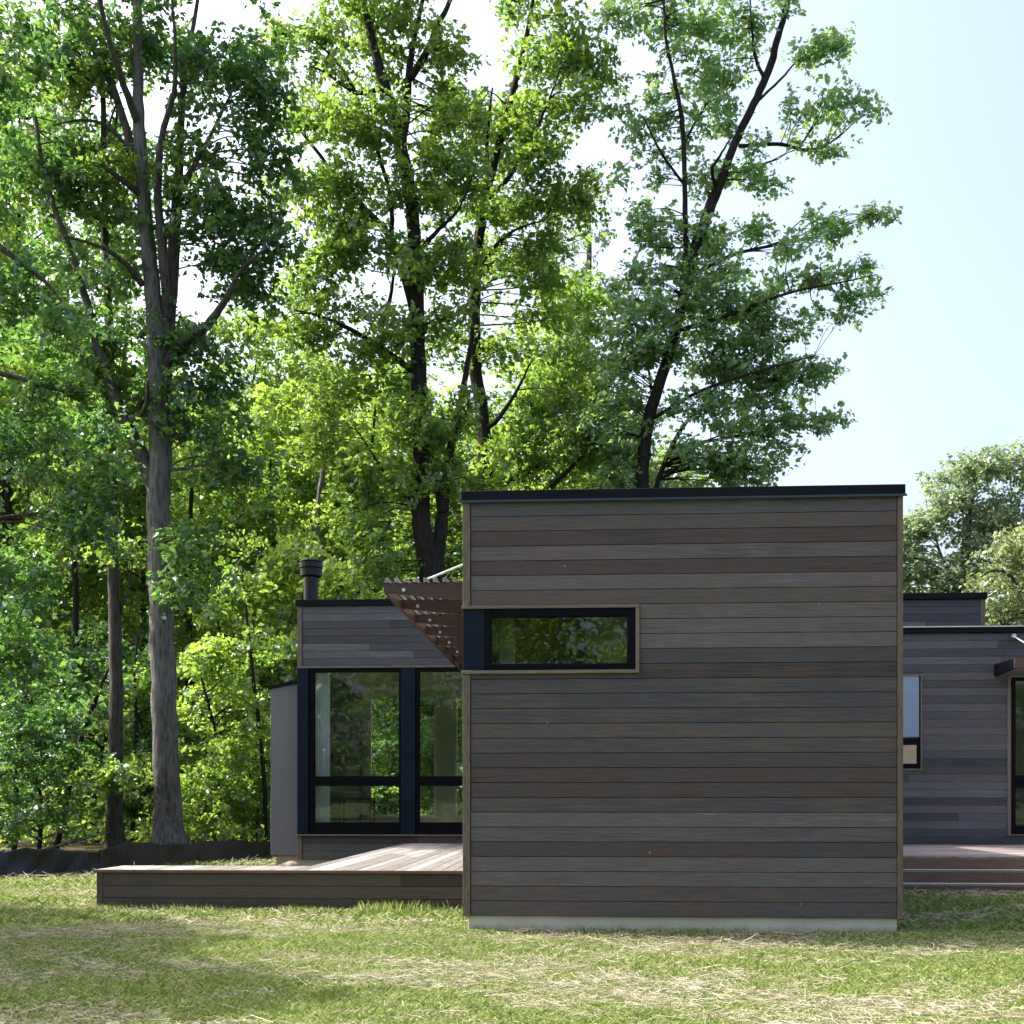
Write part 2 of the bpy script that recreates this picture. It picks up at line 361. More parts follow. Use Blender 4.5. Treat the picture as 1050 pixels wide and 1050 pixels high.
# corner window
win = hp(MB().box(ox0, ox0+.065, BY-.004, BY+.08, oz0, oz1).box(ox1-.07, ox1, BY-.004, BY+.08, oz0, oz1).box(ox0+.065, ox1-.07, BY-.004, BY+.08, oz1-.075, oz1).box(ox0+.065, ox1-.07, BY-.004, BY+.08, oz0, oz0+.06).build('window', M['frame'], bevel=.003), None, 'long black framed window high on the left of the box')
MB().box(ox0+.065, ox1-.07, BY+.034, BY+.042, oz0+.06, oz1-.075).build('pane', M['glass'], win)
MB().box(bx0-.003, ox0-.002, BY+.006, BY+.44, oz0, oz1).build('corner_panel', M['navy_panel'], win, bevel=.002)
tb = .034
MB().box(bx0-.014, wx1, BY-.014, BY+.05, oz1+.002, oz1+tb).box(bx0-.014, wx1, BY-.02, BY+.05, oz0-tb, oz0-.002).box(wx1-tb, wx1, BY-.012, BY+.05, oz0, oz1).build('trim', M['trim_h'], win, bevel=.002)
MB().box(bx0+.06, bx0+.068, so0, so1, oz0, oz1).build('pane', M['glass'], win)  # glass of the added side opening
# room behind that window
mb = MB().box(c0+.2, c1-.2, BY+1.7, BY+1.8, .3, 4.0).box(c0+.2, c1-.2, by1+.01, BY+4, 3.9, 4.0).box(c0+.2, c1-.2, by1+.01, BY+4, .3, .4)
hp(mb.build('room_shell', M['dim_wall']), None, 'dim room inside the box')
hp(MB().box(X(528, BY+1.6), X(600, BY+1.6), BY+1.62, BY+1.66, 2.2, 3.3).build('inner_door', M['brown_wood']), None, 'brown wooden panel seen through the box window')

# ---- left wing
lx0, lx1 = X(305, WY), bx0+1.6
z_clad = Z(881, WY, 350); z_sill = Z(855.5, WY, 380); z_wtop = Z(685, WY, 380); z_band = Z(621, WY, 380); z_roof = Z(614.5, WY, 380)
mb = MB(); siding(mb, 'x', lx0+.09, lx1, z_wtop+.045, z_band, WY+.03, -1, joint=(1.2, 3)); siding(mb, 'x', lx0+.09, lx1, z_clad, z_sill-.03, WY+.03, -1, joint=(1.2, 3))
hp(mb.build('siding', M['siding_wing']), None, 'weathered boards above and below the glass of the left wing')
mb = MB().box(lx0+.03, lx1, WY+.03, WY+.2, z_clad, z_sill-.03).box(lx0+.03, lx1, WY+.03, WY+.2, z_wtop+.045, z_band)
hp(mb.build('wall', M['black_metal']))
mb = MB().box(lx0, lx0+.082, WY-.006, WY+.1, z_wtop+.04, z_band).box(lx0, lx0+.082, WY-.006, WY+.1, z_clad-.01, z_sill-.03)
hp(mb.build('corner_board', M['trim'], bevel=.002), None, 'corner board at the left end of the left wing')
hp(MB().box(lx0, lx1, WY-.03, WY+.1, z_wtop+.003, z_wtop+.04).box(lx0-.05, lx1, WY-.05, WY+.1, z_sill-.028, z_sill-.003).build('window_trim', M['trim_h'], bevel=.002), None, 'thin wood trim above and below the wing glass')
RD = 27.0                                            # back wall of the wing's room
ro = hp(MB().box(lx0-.03, lx1+2, WY-.04, RD+.3, z_band+.002, z_roof).build('roof', M['black_metal'], bevel=.004), None, 'flat black roof edge of the left wing')
hp(MB().box(lx0+.06, lx1, WY+.06, RD, -.1, z_clad-.002).build('foundation', M['concrete']), None, 'pale concrete foundation of the left wing')
# glazing: two bays visible, each an own window
def bay(x0, x1, gx0, gx1, z0, z1, rail0, rail1, zt, zb, label, Y=WY, mat='frame'):
    f = MB().box(x0, gx0, Y-.01, Y+.11, z0, z1).box(gx1, x1, Y-.01, Y+.11, z0, z1).box(gx0, gx1, Y-.01, Y+.11, zt, z1).box(gx0, gx1, Y-.01, Y+.11, z0, zb)
    o = hp(f.build('window', M[mat], bevel=.004), None, label)
    MB().box(gx0, gx1, Y-.004, Y+.1, rail0, rail1).box(gx0, gx1, Y-.012, Y-.0045, (rail0+rail1)/2-.012, (rail0+rail1)/2+.012).build('rail', M[mat], o)
    MB().box(gx0, gx1, Y+.045, Y+.053, rail1, zt).build('pane', M['glass'], o)
    MB().box(gx0, gx1, Y+.045, Y+.053, zb, rail0).build('pane', M['glass'], o)
    return o
zr0, zr1, zt, zb = Z(806, WY, 380), Z(796, WY, 380), Z(689, WY, 380), Z(843, WY, 380)
bay(X(317, WY)-.0, X(410.8, WY), X(322, WY), X(409, WY), z_sill, z_wtop, zr0, zr1, zt, zb, 'tall black framed glass bay at the left corner of the wing')
bay(X(426.5, WY), X(520, WY), X(430, WY), X(517, WY), z_sill, z_wtop, zr0, zr1, zt, zb, 'tall black framed glass bay beside the box')
hp(MB().box(lx0, X(316.5, WY), WY-.03, WY+.13, z_sill, z_wtop).build('post', M['navy_panel'], bevel=.004), None, 'dark navy corner post of the left wing')
hp(MB().box(X(411.3, WY), X(426, WY), WY-.03, WY+.13, z_sill, z_wtop).build('post', M['navy_panel'], bevel=.004), None, 'dark navy post between the glass bays')
# interior of the wing
fz, cz = .58, z_wtop+.1
hp(MB().box(lx0+.1, lx1+2, WY+.2, RD, fz-.1, fz).build('room_floor', M['floor_wood']))
hp(MB().box(lx0+.1, lx1+2, WY+.14, RD, cz, cz+.1).build('ceiling', M['dim_wall']))
mb = MB().box(lx0+.03, lx0+.15, WY+.14, WY+1.3, fz, cz).box(lx0+.03, lx0+.15, WY+1.3, RD, fz, cz)
hp(mb.build('side_wall', M['dark_wall']), None, 'dark inner wall with the fireplace')
b0, b1, b2, b3 = X(378, RD), X(447, RD), X(466, RD), X(520, RD); bt, bb = Z(714, RD, 400), Z(838, RD, 400)
mb = MB().box(lx0+.15, b0, RD, RD+.15, fz, cz).box(b1, b2, RD, RD+.15, fz, cz).box(b3, lx1+2, RD, RD+.15, fz, cz)
for q0, q1 in ((b0, b1), (b2, b3)): mb.box(q0, q1, RD, RD+.15, fz, bb).box(q0, q1, RD, RD+.15, bt, cz)
hp(mb.build('back_wall', M['dim_wall']), None, 'pale inner wall with windows towards the woods')
for q0, q1 in ((b0, b1), (b2, b3)):
    fo = hp(MB().box(q0, q0+.05, RD+.02, RD+.1, bb, bt).box(q1-.05, q1, RD+.02, RD+.1, bb, bt).box(q0+.05, q1-.05, RD+.02, RD+.1, bb, bb+.05).box(q0+.05, q1-.05, RD+.02, RD+.1, bt-.05, bt).build('window', M['white_wall']), None, 'rear window of the wing, seen through the room')
    MB().box(q0+.05, q1-.05, RD+.055, RD+.06, bb+.05, bt-.05).build('pane', M['glass'], fo)
hp(MB().box(lx0+.15, lx0+.42, WY+2.4, WY+3.9, Z(776, WY+2.4, 345), Z(770, WY+2.4, 345)).build('mantel_shelf', M['brown_wood'], bevel=.005))
# curtain
cv = []; mb = MB(); n_ = 60; cx0, cx1 = X(321, WY+.35), X(338, WY+.35)
pts = [(cx0+(cx1-cx0)*i/n_, WY+.35+.045*math.sin(i*.85)) for i in range(n_+1)]
mb.prism(pts+[(x, y+.006) for x, y in pts[::-1]], 'z', fz+.02, cz-.03)
tag(mb.build('curtain', M['curtain']), 'long pale curtain gathered behind the left corner glass', 'curtain')
# console with a box and a lamp shade on it
tx0, tx1, tY = X(347, 24.2), X(381, 24.2), 24.2; tz = Z(818, 24.2, 360)
t = empty('side_table', ((tx0+tx1)/2, tY+.25, fz), 0, 'dark low side table standing inside the left wing', 'table')
tw = (tx1-tx0)/2
MB().box(-tw, tw, -.25, .25, tz-fz-.04, tz-fz).build('table_top', M['table'], t, bevel=.004)
for sx in (-1, 1):
    for sy in (-1, 1): MB().box(sx*(tw-.05), sx*tw, sy*.2, sy*.25, 0, tz-fz-.04).build('leg', M['table'], t)
MB().box(-tw+.05, tw-.05, -.2, .2, .12, .15).build('shelf', M['table'], t)
bxm = MB().box(-.16, .16, -.12, .12, 0, .10)
bo = bxm.build('storage_box', M['beige'], bevel=.01); bo.location = (tx0+.25, tY+.2, tz+.001); tag(bo, 'small beige box lying on the dark side table', 'box')
MB().box(-.165, .165, -.125, .125, .10, .125).build('lid', M['white_wall'], bo, bevel=.004)
bo = MB().tube([(0, 0, 0), (0, 0, .03), (0, 0, .12), (0, 0, .15)], [.06, .085, .08, .05], 16).build('bowl', M['beige'], None, True); bo.location = (tx0+.56, tY+.24, tz+.001)
tag(bo, 'small tan bowl beside the box on the side table', 'bowl')

# ---- grey fireplace bump out at the far left, with flue
gy = WY+.35; gx0, gx1 = X(277.5, gy), lx0+.03; gz0 = Z(877, gy, 290); gt0, gt1 = Z(706.5, gy, 277), Z(699, gy, 305)
hp(MB().prism([(gx0, gz0), (gx1, gz0), (gx1, gt1), (gx0, gt0)], 'y', gy, gy+2.2).build('chimney_box', M['grey_panel'], bevel=.004), None, 'smooth grey box bump out on the left end of the house')
hp(MB().prism([(gx0-.03, gt0+.002), (gx1, gt1+.002), (gx1, gt1+.045), (gx0-.03, gt0+.045)], 'y', gy-.03, gy+2.2).build('roof', M['black_metal']), None, 'sloping black cap of the grey bump out')
hp(MB().box(gx0+.09, gx1, gy+.05, gy+2.1, -.1, gz0-.002).build('foundation', M['concrete_warm']), None, 'sandy foundation of the grey bump out')
fy = WY+1.3; fxm = X(319, fy); fr_ = .5*(X(326.5, fy)-X(311.5, fy)); zt0, zt1, zt2 = z_roof-.02, Z(591, fy, 319), Z(574, fy, 319)
cr_ = .5*(X(331, fy)-X(307.5, fy))
fl = MB().tube([(fxm, fy, zt0), (fxm, fy, zt1+.02)], [fr_, fr_], 40, wob=0).build('flue', M['flue'], None, False); hp(fl, None, 'black round steel flue with a wide cap')
h_ = zt2-zt1
MB().tube([(fxm, fy, zt1-.03), (fxm, fy, zt1), (fxm, fy, zt1+h_*.42), (fxm, fy, zt1+h_*.44)], [fr_*1.02, cr_*.93, cr_*.95, cr_*.5], 28).tube([(fxm, fy, zt1+h_*.46), (fxm, fy, zt1+h_*.48), (fxm, fy, zt1+h_*.78), (fxm, fy, zt1+h_*.8)], [cr_*.6, cr_, cr_, cr_*.6], 28).tube([(fxm, fy, zt1+h_*.82), (fxm, fy, zt1+h_*.84), (fxm, fy, zt2-.03), (fxm, fy, zt2)], [cr_*.6, cr_*.96, cr_*.96, cr_*.8], 28).build('flue_cap', M['flue'], fl)

# ---- right wing
rx0, rx1 = bx1-.6, 15.5
rz_roof = Z(643.5, WY, 990); rz_band = Z(649, WY, 990); rz0 = .46
sw0, sw1, swt, swb = X(905, WY), X(945.5, WY), Z(691.5, WY, 935), Z(790, WY, 935)
dw0, dwt, dwb = X(1033, WY), Z(693, WY, 1033), Z(857, WY, 1033)
dw1 = X(1150, WY)
mb = MB(); siding(mb, 'x', rx0, rx1, rz0-.14, rz_band, WY+.03, -1, holes=[(sw0, sw1, swb, swt), (dw0, dw1, dwb, dwt)], joint=(1.2, 3.6))
hp(mb.build('siding', M['siding_wing']), None, 'weathered boards of the right wing, their shade put into a blue grey tone')
mb = MB().box(rx0, sw0, WY+.03, WY+.2, .1, rz_band).box(sw1, dw0, WY+.03, WY+.2, .1, rz_band).box(dw1, rx1, WY+.03, WY+.2, .1, rz_band)
mb.box(sw0, sw1, WY+.03, WY+.2, .1, swb).box(sw0, sw1, WY+.03, WY+.2, swt, rz_band).box(dw0, dw1, WY+.03, WY+.2, .1, dwb).box(dw0, dw1, WY+.03, WY+.2, dwt, rz_band)
mb.box(rx1-.2, rx1, WY+.2, RD+2, .1, rz_band).box(rx0, rx1, RD+2, RD+2.2, .1, rz_band).box(rx0, rx1, WY+.2, RD+2, .1, .5).box(rx0, rx1, WY+.2, RD+2, rz_band-.3, rz_band-.002)
hp(mb.build('wall', M['dim_wall']), None, 'wall and dim room behind the right wing boards')
ro = hp(MB().box(rx0, rx1+.1, WY-.04, RD+2.3, rz_band+.002, rz_roof).build('roof', M['black_metal'], bevel=.003), None, 'flat roof of the right wing')
MB().box(rx0, rx1+.12, WY-.06, WY+.12, rz_roof+.002, rz_roof+.022).build('drip_edge', M['steel'], ro)
hp(MB().box(rx0, rx1, WY+.05, RD+2, -.1, .1).build('foundation', M['concrete']), None, 'foundation of the right wing')
# small window
k = .028
f = hp(MB().box(sw0+k, sw1-k-.01, WY-.004, WY+.1, Z(788, WY, 935), Z(757, WY, 935)).box(sw1-k-.022, sw1-k, WY-.004, WY+.1, Z(757, WY, 935)+.001, swt-k).build('window', M['frame']), None, 'narrow small window beside the box with blue upper panel')
MB().box(sw0+k, sw1-k-.025, WY+.0, WY+.06, Z(755.5, WY, 935), swt-k).build('blind', M['blind'], f)
MB().box(X(925, WY), X(939.5, WY), WY-.016, WY-.008, Z(783, WY, 935), Z(764, WY, 935)).build('pane', M['beige'], f)
MB().box(sw1-k+.002, sw1, WY-.012, WY+.1, swb+k, swt-k).box(sw0, sw1, WY-.014, WY+.1, swt-k+.001, swt).box(sw0, sw1, WY-.02, WY+.1, swb, swb+k-.001).build('trim', M['trim_h'], f, bevel=.002)
# glass door on the far right
drail0, drail1 = Z(808, WY, 1045), Z(795, WY, 1045)
f = bay(dw0+.06, dw1-.06, dw0+.14, dw1-.14, dwb+.03, dwt-.03, drail0, drail1, Z(698, WY, 1045), Z(847, WY, 1045), 'tall black framed glass door at the right edge')
hp(MB().box(dw0, dw0+.058, WY-.014, WY+.1, dwb, dwt).box(dw1-.058, dw1, WY-.014, WY+.1, dwb, dwt).box(dw0+.058, dw1-.058, WY-.014, WY+.1, dwt-.028, dwt).box(dw0+.058, dw1-.058, WY-.014, WY+.1, dwb, dwb+.028).build('door_trim', M['trim_h'], bevel=.002))
# upper block behind the right wing
uy = 24.6; ux0, ux1 = X(800, uy), X(1010.5, uy); uz0, uz1, uz2 = rz_roof-.02, Z(614.5, uy, 970), Z(608, uy, 970)
mb = MB(); siding(mb, 'x', ux0, ux1-.1, uz0, uz1, uy+.03, -1, joint=(1.2, 3)); siding(mb, 'y', uy+.05, uy+3, uz0, uz1, ux1-.03, 1)
up = hp(mb.build('siding', M['siding_wing']), None, 'boards of the raised block behind the right wing roof')
hp(MB().box(ux0+.02, ux1-.03, uy+.03, uy+3, uz0, uz1).build('wall', M['black_metal']), None, 'raised block behind the right wing roof')
hp(MB().box(ux1-.095, ux1, uy-.006, uy+.045, uz0, uz1).build('corner_board', M['trim'], bevel=.002), None, 'corner board of the raised block')
hp(MB().box(ux0-.02, ux1+.03, uy-.04, uy+3.05, uz1+.002, uz2).build('roof', M['black_metal'], bevel=.004), None, 'flat black roof edge of the raised block')

# ---- slatted awning on the box's left side
pY0 = 13.25; pz = Z(598, pY0, 400); px0 = X(393.5, pY0); px1 = bx0+.005
pg = hp(MB().box(px0, px0+.04, pY0+.05, WY-.1, pz-.115, pz-.002).build('awning', M['pergola'], bevel=.002), None, 'slatted reddish wooden awning on the left side of the box')
for k in range(8):
    y = pY0+1.12*k
    if y > WY-.1: break
    MB().prism([(px0+(.0 if k == 0 else .042), pz-.105), (px1, pz-.215), (px1, pz), (px0+(.0 if k == 0 else .042), pz)], 'y', y, y+.045).build('rafter', M['pergola'], pg)
    bx_ = X(414, pY0); MB().tube([(bx_, y-.014, pz-.078), (bx_, y+.001, pz-.078)], [.02, .02], 10).build('bolt', M['steel'], pg)
for i in range(10):
    x = px0+.02+i*.108
    MB().box(x, x+.04, pY0-.03, WY-.08, pz+.002, pz+.05).build('slat', M['decking'], pg, bevel=.002)
for k in (0, 3, 6):
    y = pY0+1.12*k+.10
    a_, b_ = Vector((X(436, pY0), y, pz+.055)), Vector((bx0-.1, y, Z(573, pY0, 470)))
    MB().tube([a_, a_.lerp(b_, .55), b_], [.013]*3, 8).build('stay_rod', M['steel'], pg)
    MB().box(bx0-.09, bx0+.01, y-.05, y+.05, b_.z-.15, b_.z+.07).build('stay_bracket', M['frame'], pg, bevel=.004)

# ---- awning over the right glass door
aY = WY-1.0; az = Z(675, aY, 1040); ax0 = X(1040.5, aY); ax1 = X(1150, aY)
aw = hp(MB().box(ax0, ax1, aY, aY+.045, az-.17, az).build('awning', M['pergola'], bevel=.002), None, 'brown wooden awning over the right glass door')
for k in range(4):
    x = ax0-.002+(ax1-ax0-.05)*k/3.
    MB().prism([(aY+.05, az-.165), (WY-.001, az-.20), (WY-.001, az-.0), (aY+.05, az-.0)], 'x', x, x+.045).build('rafter', M['frame'] if k == 0 else M['pergola'], aw)  # end rafter coloured near black so its sunlit side looks shaded
for i in range(7):
    y = aY+.06+i*.135; MB().box(ax0+.0, ax1+.0, y, y+.04, az+.002, az+.03).build('slat', M['pergola'], aw)
for k in (0, 1):
    x = X(1038.5, WY)+.0+k*1.9; a_ = Vector((x, WY-.03, Z(652.5, WY, 1038))); b_ = Vector((x+.22, aY+.12, az+.06))
    r_ = MB().tube([a_, b_], [.014, .014], 8).build('stay_rod', M['steel'], aw)
    MB().tube([(x, WY-.0, a_.z), (x, WY-.07, a_.z)], [.045, .04], 12).build('stay_plate', M['steel'], aw)

# ================================================================ DECKS
DZ = .46
def boards_y(mb, x0, x1, y0, y1, top, pitch=.141, th=.03, gap=.010, seg=(2.4, 4.5)):
    n_ = round((x1-x0)/pitch); p_ = (x1-x0)/n_
    for i in range(n_):
        p = y0
        while p < y1-1e-3:
            q = min(y1, p+random.uniform(*seg)) if y1-p > 1.2 else y1
            if y1-q < .5: q = y1
            mb.box(x0+i*p_+gap/2, x0+(i+1)*p_-gap/2, p+.001, q-.001, top-th, top+random.uniform(-.0015, .0015)); p = q
dy0, dy1 = 13.25, 14.06; dx0 = X(101, dy0)-0.0; dxm = X(315, 13.9); dxr = bx0-.03
dk = empty('deck', ((dxm+dxr)/2, 16, 0), 0, 'low wooden deck left of the tall box with a sunlit board top and dark fascia', 'deck')
def dp(o, root=None):
    r = root or dk; o.parent = r; o.location = -Vector(r.location); return o
mb = MB(); boards_y(mb, dx0-.03, dxm, dy0-.03, dy1, DZ); boards_y(mb, dxm, dxr, dy0-.03, WY-.04, DZ)
dp(mb.build('decking', M['decking']))
mb = MB().box(dx0-.035, dxr, dy0-.055, dy0-.032, DZ-.034, DZ+.001); dp(mb.build('nosing', M['fascia_red'], bevel=.003))
mb = MB(); siding(mb, 'x', dx0+.06, dxr, .0, DZ-.036, dy0+.0, -1, pitch=.14, joint=(2.5, 6)); siding(mb, 'y', dy0+.01, dy1, .0, DZ-.036, dx0+.012, -1)
siding(mb, 'y', dy1, WY-.05, 0, DZ-.036, dxm+.02, -1); siding(mb, 'x', dx0+.02, dxm, 0, DZ-.036, dy1-.02, 1)
o = dp(mb.build('fascia', M['fascia'])); o['label'] = 'dark brown boards closing the deck edge'
dp(MB().box(dx0-.012, dx0+.058, dy0-.026, dy0+.02, 0, DZ-.036).build('corner_post', M['fascia'], bevel=.002))
dp(MB().box(dx0+.06, dxr-.02, dy0+.03, dy1-.04, -.05, DZ-.04).box(dxm+.06, dxr-.02, dy1, WY-.06, -.05, DZ-.04).build('frame', M['dirt']))
# right deck with steps
ry0 = 17.0; rxa, rxb = bx1+.04, 15.
rd = empty('stepped_deck', (8, 18, 0), 0, 'shaded wooden deck with two steps in front of the right wing', 'deck')
mb = MB(); n_ = 31; 
for i in range(n_):
    y = ry0+i*(WY-.04-ry0)/n_; p = rxa
    while p < rxb-.01:
        q = min(rxb, p+random.uniform(2.4, 4.5)); q = rxb if rxb-q < .5 else q
        mb.box(p+.001, q-.001, y+.003, y+(WY-.04-ry0)/n_-.003, DZ-.03, DZ+random.uniform(-.001, .001)); p = q
dp(mb.build('decking', wood_mat('shaded_deck_boards', [(0, (.15, .12, .11)), (.5, (.24, .20, .19)), (1, (.34, .30, .29))], grain=(1.5, 34, 3))), rd)
dp(MB().box(rxa, rxb, ry0+.02, WY-.05, -.05, DZ-.035).build('frame', M['dirt']), rd)
dp(MB().box(rxa, rxb, ry0-.01, ry0+.018, DZ-.172, DZ-.032).build('fascia', M['fascia_red'], bevel=.002), rd)
for j, zt_ in enumerate((DZ-.175, DZ-.345)):
    y1_ = ry0-.012-.30*j; y0_ = y1_-.30
    s = dp(MB().box(rxa, rxb, y0_-.0, y0_+.145, zt_-.03, zt_).box(rxa, rxb, y0_+.152, y1_, zt_-.03, zt_).build('tread', M['decking'], bevel=.002), rd)
    MB().box(rxa, rxb, y0_+.001, y0_+.03, 0 if j else zt_-.17, zt_-.032).build('riser', M['fascia_red'], s)
    MB().box(rxa, rxb, y0_-.006, y0_-.001, zt_-.014, zt_+.002).build('nosing', M['decking'], s)

# ---- rock beside the foundation
def rock(px, Y, r, label):
    import bmesh
    bm = bmesh.new(); bmesh.ops.create_icosphere(bm, subdivisions=3, radius=1)
    for v in bm.verts:
        q = v.co.copy(); k = 1+.16*math.sin(3.1*q.x+1.7*q.z+r*40)+.12*math.sin(4.3*q.y-2.1*q.x)
        v.co = Vector((q.x*k*r*1.5, q.y*k*r, q.z*k*r*.75))
    me = bpy.data.meshes.new('rock'); bm.to_mesh(me); bm.free()
    o = link('rock', me, M['rock'], None, True); o.location = (X(px, Y), Y, r*.35); tag(o, label, 'rock')
rock(298, 21.1, .13, 'small tan rock lying at the foot of the grey bump out')

# ---- black silt fence
fp = [(-130, 17.4, .42, 0), (-60, 18.0, .42, 0), (0, 18.7, .44, 0), (55, 19.2, .42, 0), (100, 19.8, .40, 0), (135, 20.9, .46, 0), (175, 22.3, .44, 0), (225, 23.6, .40, 0), (282, 25.2, .37, 0), (330, 26.8, .40, 0)]
pts = [(X(a, b), b, c) for a, b, c, _ in fp]
V = []; Fc = []; rows = 9; m_ = 200
for i in range(m_+1):
    t = i/m_*(len(pts)-1); k = min(int(t), len(pts)-2); u = t-k
    x, y, h = [pts[k][j]*(1-u)+pts[k+1][j]*u for j in range(3)]
    h += .03*math.sin(i*.13)+.014*math.sin(i*.47+1)+random.uniform(-.003, .003)
    for r in range(rows+1):
        zz = h*r/rows
        bul = .04*math.sin(i*.17+zz*7)+.018*math.sin(i*.51-zz*11)+.10*(1-r/rows)**2
        V.append((x+bul*.4, y-bul, zz+.0))
for i in range(m_):
    for r in range(rows):
        a_ = i*(rows+1)+r; Fc.append((a_, a_+rows+1, a_+rows+2, a_+1))
fen = empty('silt_fence', (pts[4][0], pts[4][1], 0), 0, 'low sagging black fabric silt fence running along the edge of the woods', 'fence')
me = bpy.data.meshes.new('fabric'); me.from_pydata(V, [], Fc); fo = link('fabric', me, M['silt'], fen, True); fo.location = -Vector(fen.location)
sm = fo.modifiers.new('solid', 'SOLIDIFY'); sm.thickness = .004
for (x, y, h) in pts:
    o = MB().box(x-.018, x+.018, y+.10, y+.136, 0, h-.0).build('stake', M['bark_mid'], fen); o.location = -Vector(fen.location)

# ================================================================ TREES
def leaves(cent, rad, per, size, up=.7, flat=.62, seed=0, spray=11):
    """cent (n,3), rad (n,) -> kite-shaped leaves: sprays of about a dozen, scattered through each clump"""
    r_ = np.random.default_rng(seed); n_ = len(cent)
    cnt = np.maximum(2, (per/spray*(rad/np.mean(rad))**2)+r_.normal(size=n_)*1.5).astype(int); idx = np.repeat(np.arange(n_), cnt); ms = len(idx)
    d = r_.normal(size=(ms, 3)); d /= np.linalg.norm(d, axis=1)[:, None]
    sc_ = cent[idx]+d*(r_.random(ms)**.5*1.15*rad[idx])[:, None]*np.array([1, 1, flat])
    sdir_ = d*np.array([1, 1, .2])+r_.normal(size=(ms, 3))*.5; sdir_[:, 2] -= .15; sdir_ /= np.linalg.norm(sdir_, axis=1)[:, None]
    snrm = r_.normal(size=(ms, 3))*.45; snrm[:, 2] += up; snrm /= np.linalg.norm(snrm, axis=1)[:, None]
    nl = r_.integers(int(spray*.5), int(spray*1.6), ms); j = np.repeat(np.arange(ms), nl); m_ = len(j)
    side = np.cross(sdir_, snrm); t_ = r_.uniform(-1, 1, m_)*size*1.9; u_ = r_.normal(size=m_)*size*.62
    pos = sc_[j]+sdir_[j]*t_[:, None]+side[j]*u_[:, None]+r_.normal(size=(m_, 3))*size*.22
    nrm = snrm[j]+r_.normal(size=(m_, 3))*.42; nrm /= np.linalg.norm(nrm, axis=1)[:, None]
    t = side[j]*np.sign(u_)[:, None]+sdir_[j]*.8+r_.normal(size=(m_, 3))*.45; t[:, 2] -= .3
    t -= nrm*np.sum(t*nrm, 1)[:, None]; t /= np.linalg.norm(t, axis=1)[:, None]+1e-9
    b = np.cross(nrm, t)
    L = (size*r_.uniform(.55, 1.35, m_))[:, None]; W = L*r_.uniform(.5, .85, m_)[:, None]; fold = nrm*L*.12
    V = np.stack([pos-t*L*.5, pos+b*W*.5-t*L*.05+fold, pos+t*L*.5-fold, pos-b*W*.5-t*L*.05+fold], 1)
    return V.reshape(-1, 3)
def smooth_path(pts, rad, sub=4, jit=0.):
    out, ro = [], []
    n_ = len(pts)
    for i in range(n_-1):
        p0, p1, p2, p3 = pts[max(i-1, 0)], pts[i], pts[i+1], pts[min(i+2, n_-1)]
        for s in range(sub):
            t = s/sub
            q = .5*((2*p1)+(p2-p0)*t+(2*p0-5*p1+4*p2-p3)*t*t+(3*p1-p0-3*p2+p3)*t**3)
            if jit and not (i == 0 and s == 0): q = q+Vector((random.uniform(-jit, jit), random.uniform(-jit, jit), 0))
            out.append(q); ro.append(rad[i]*(1-t)+rad[i+1]*t)
    out.append(pts[-1]); ro.append(rad[-1]); return out, ro

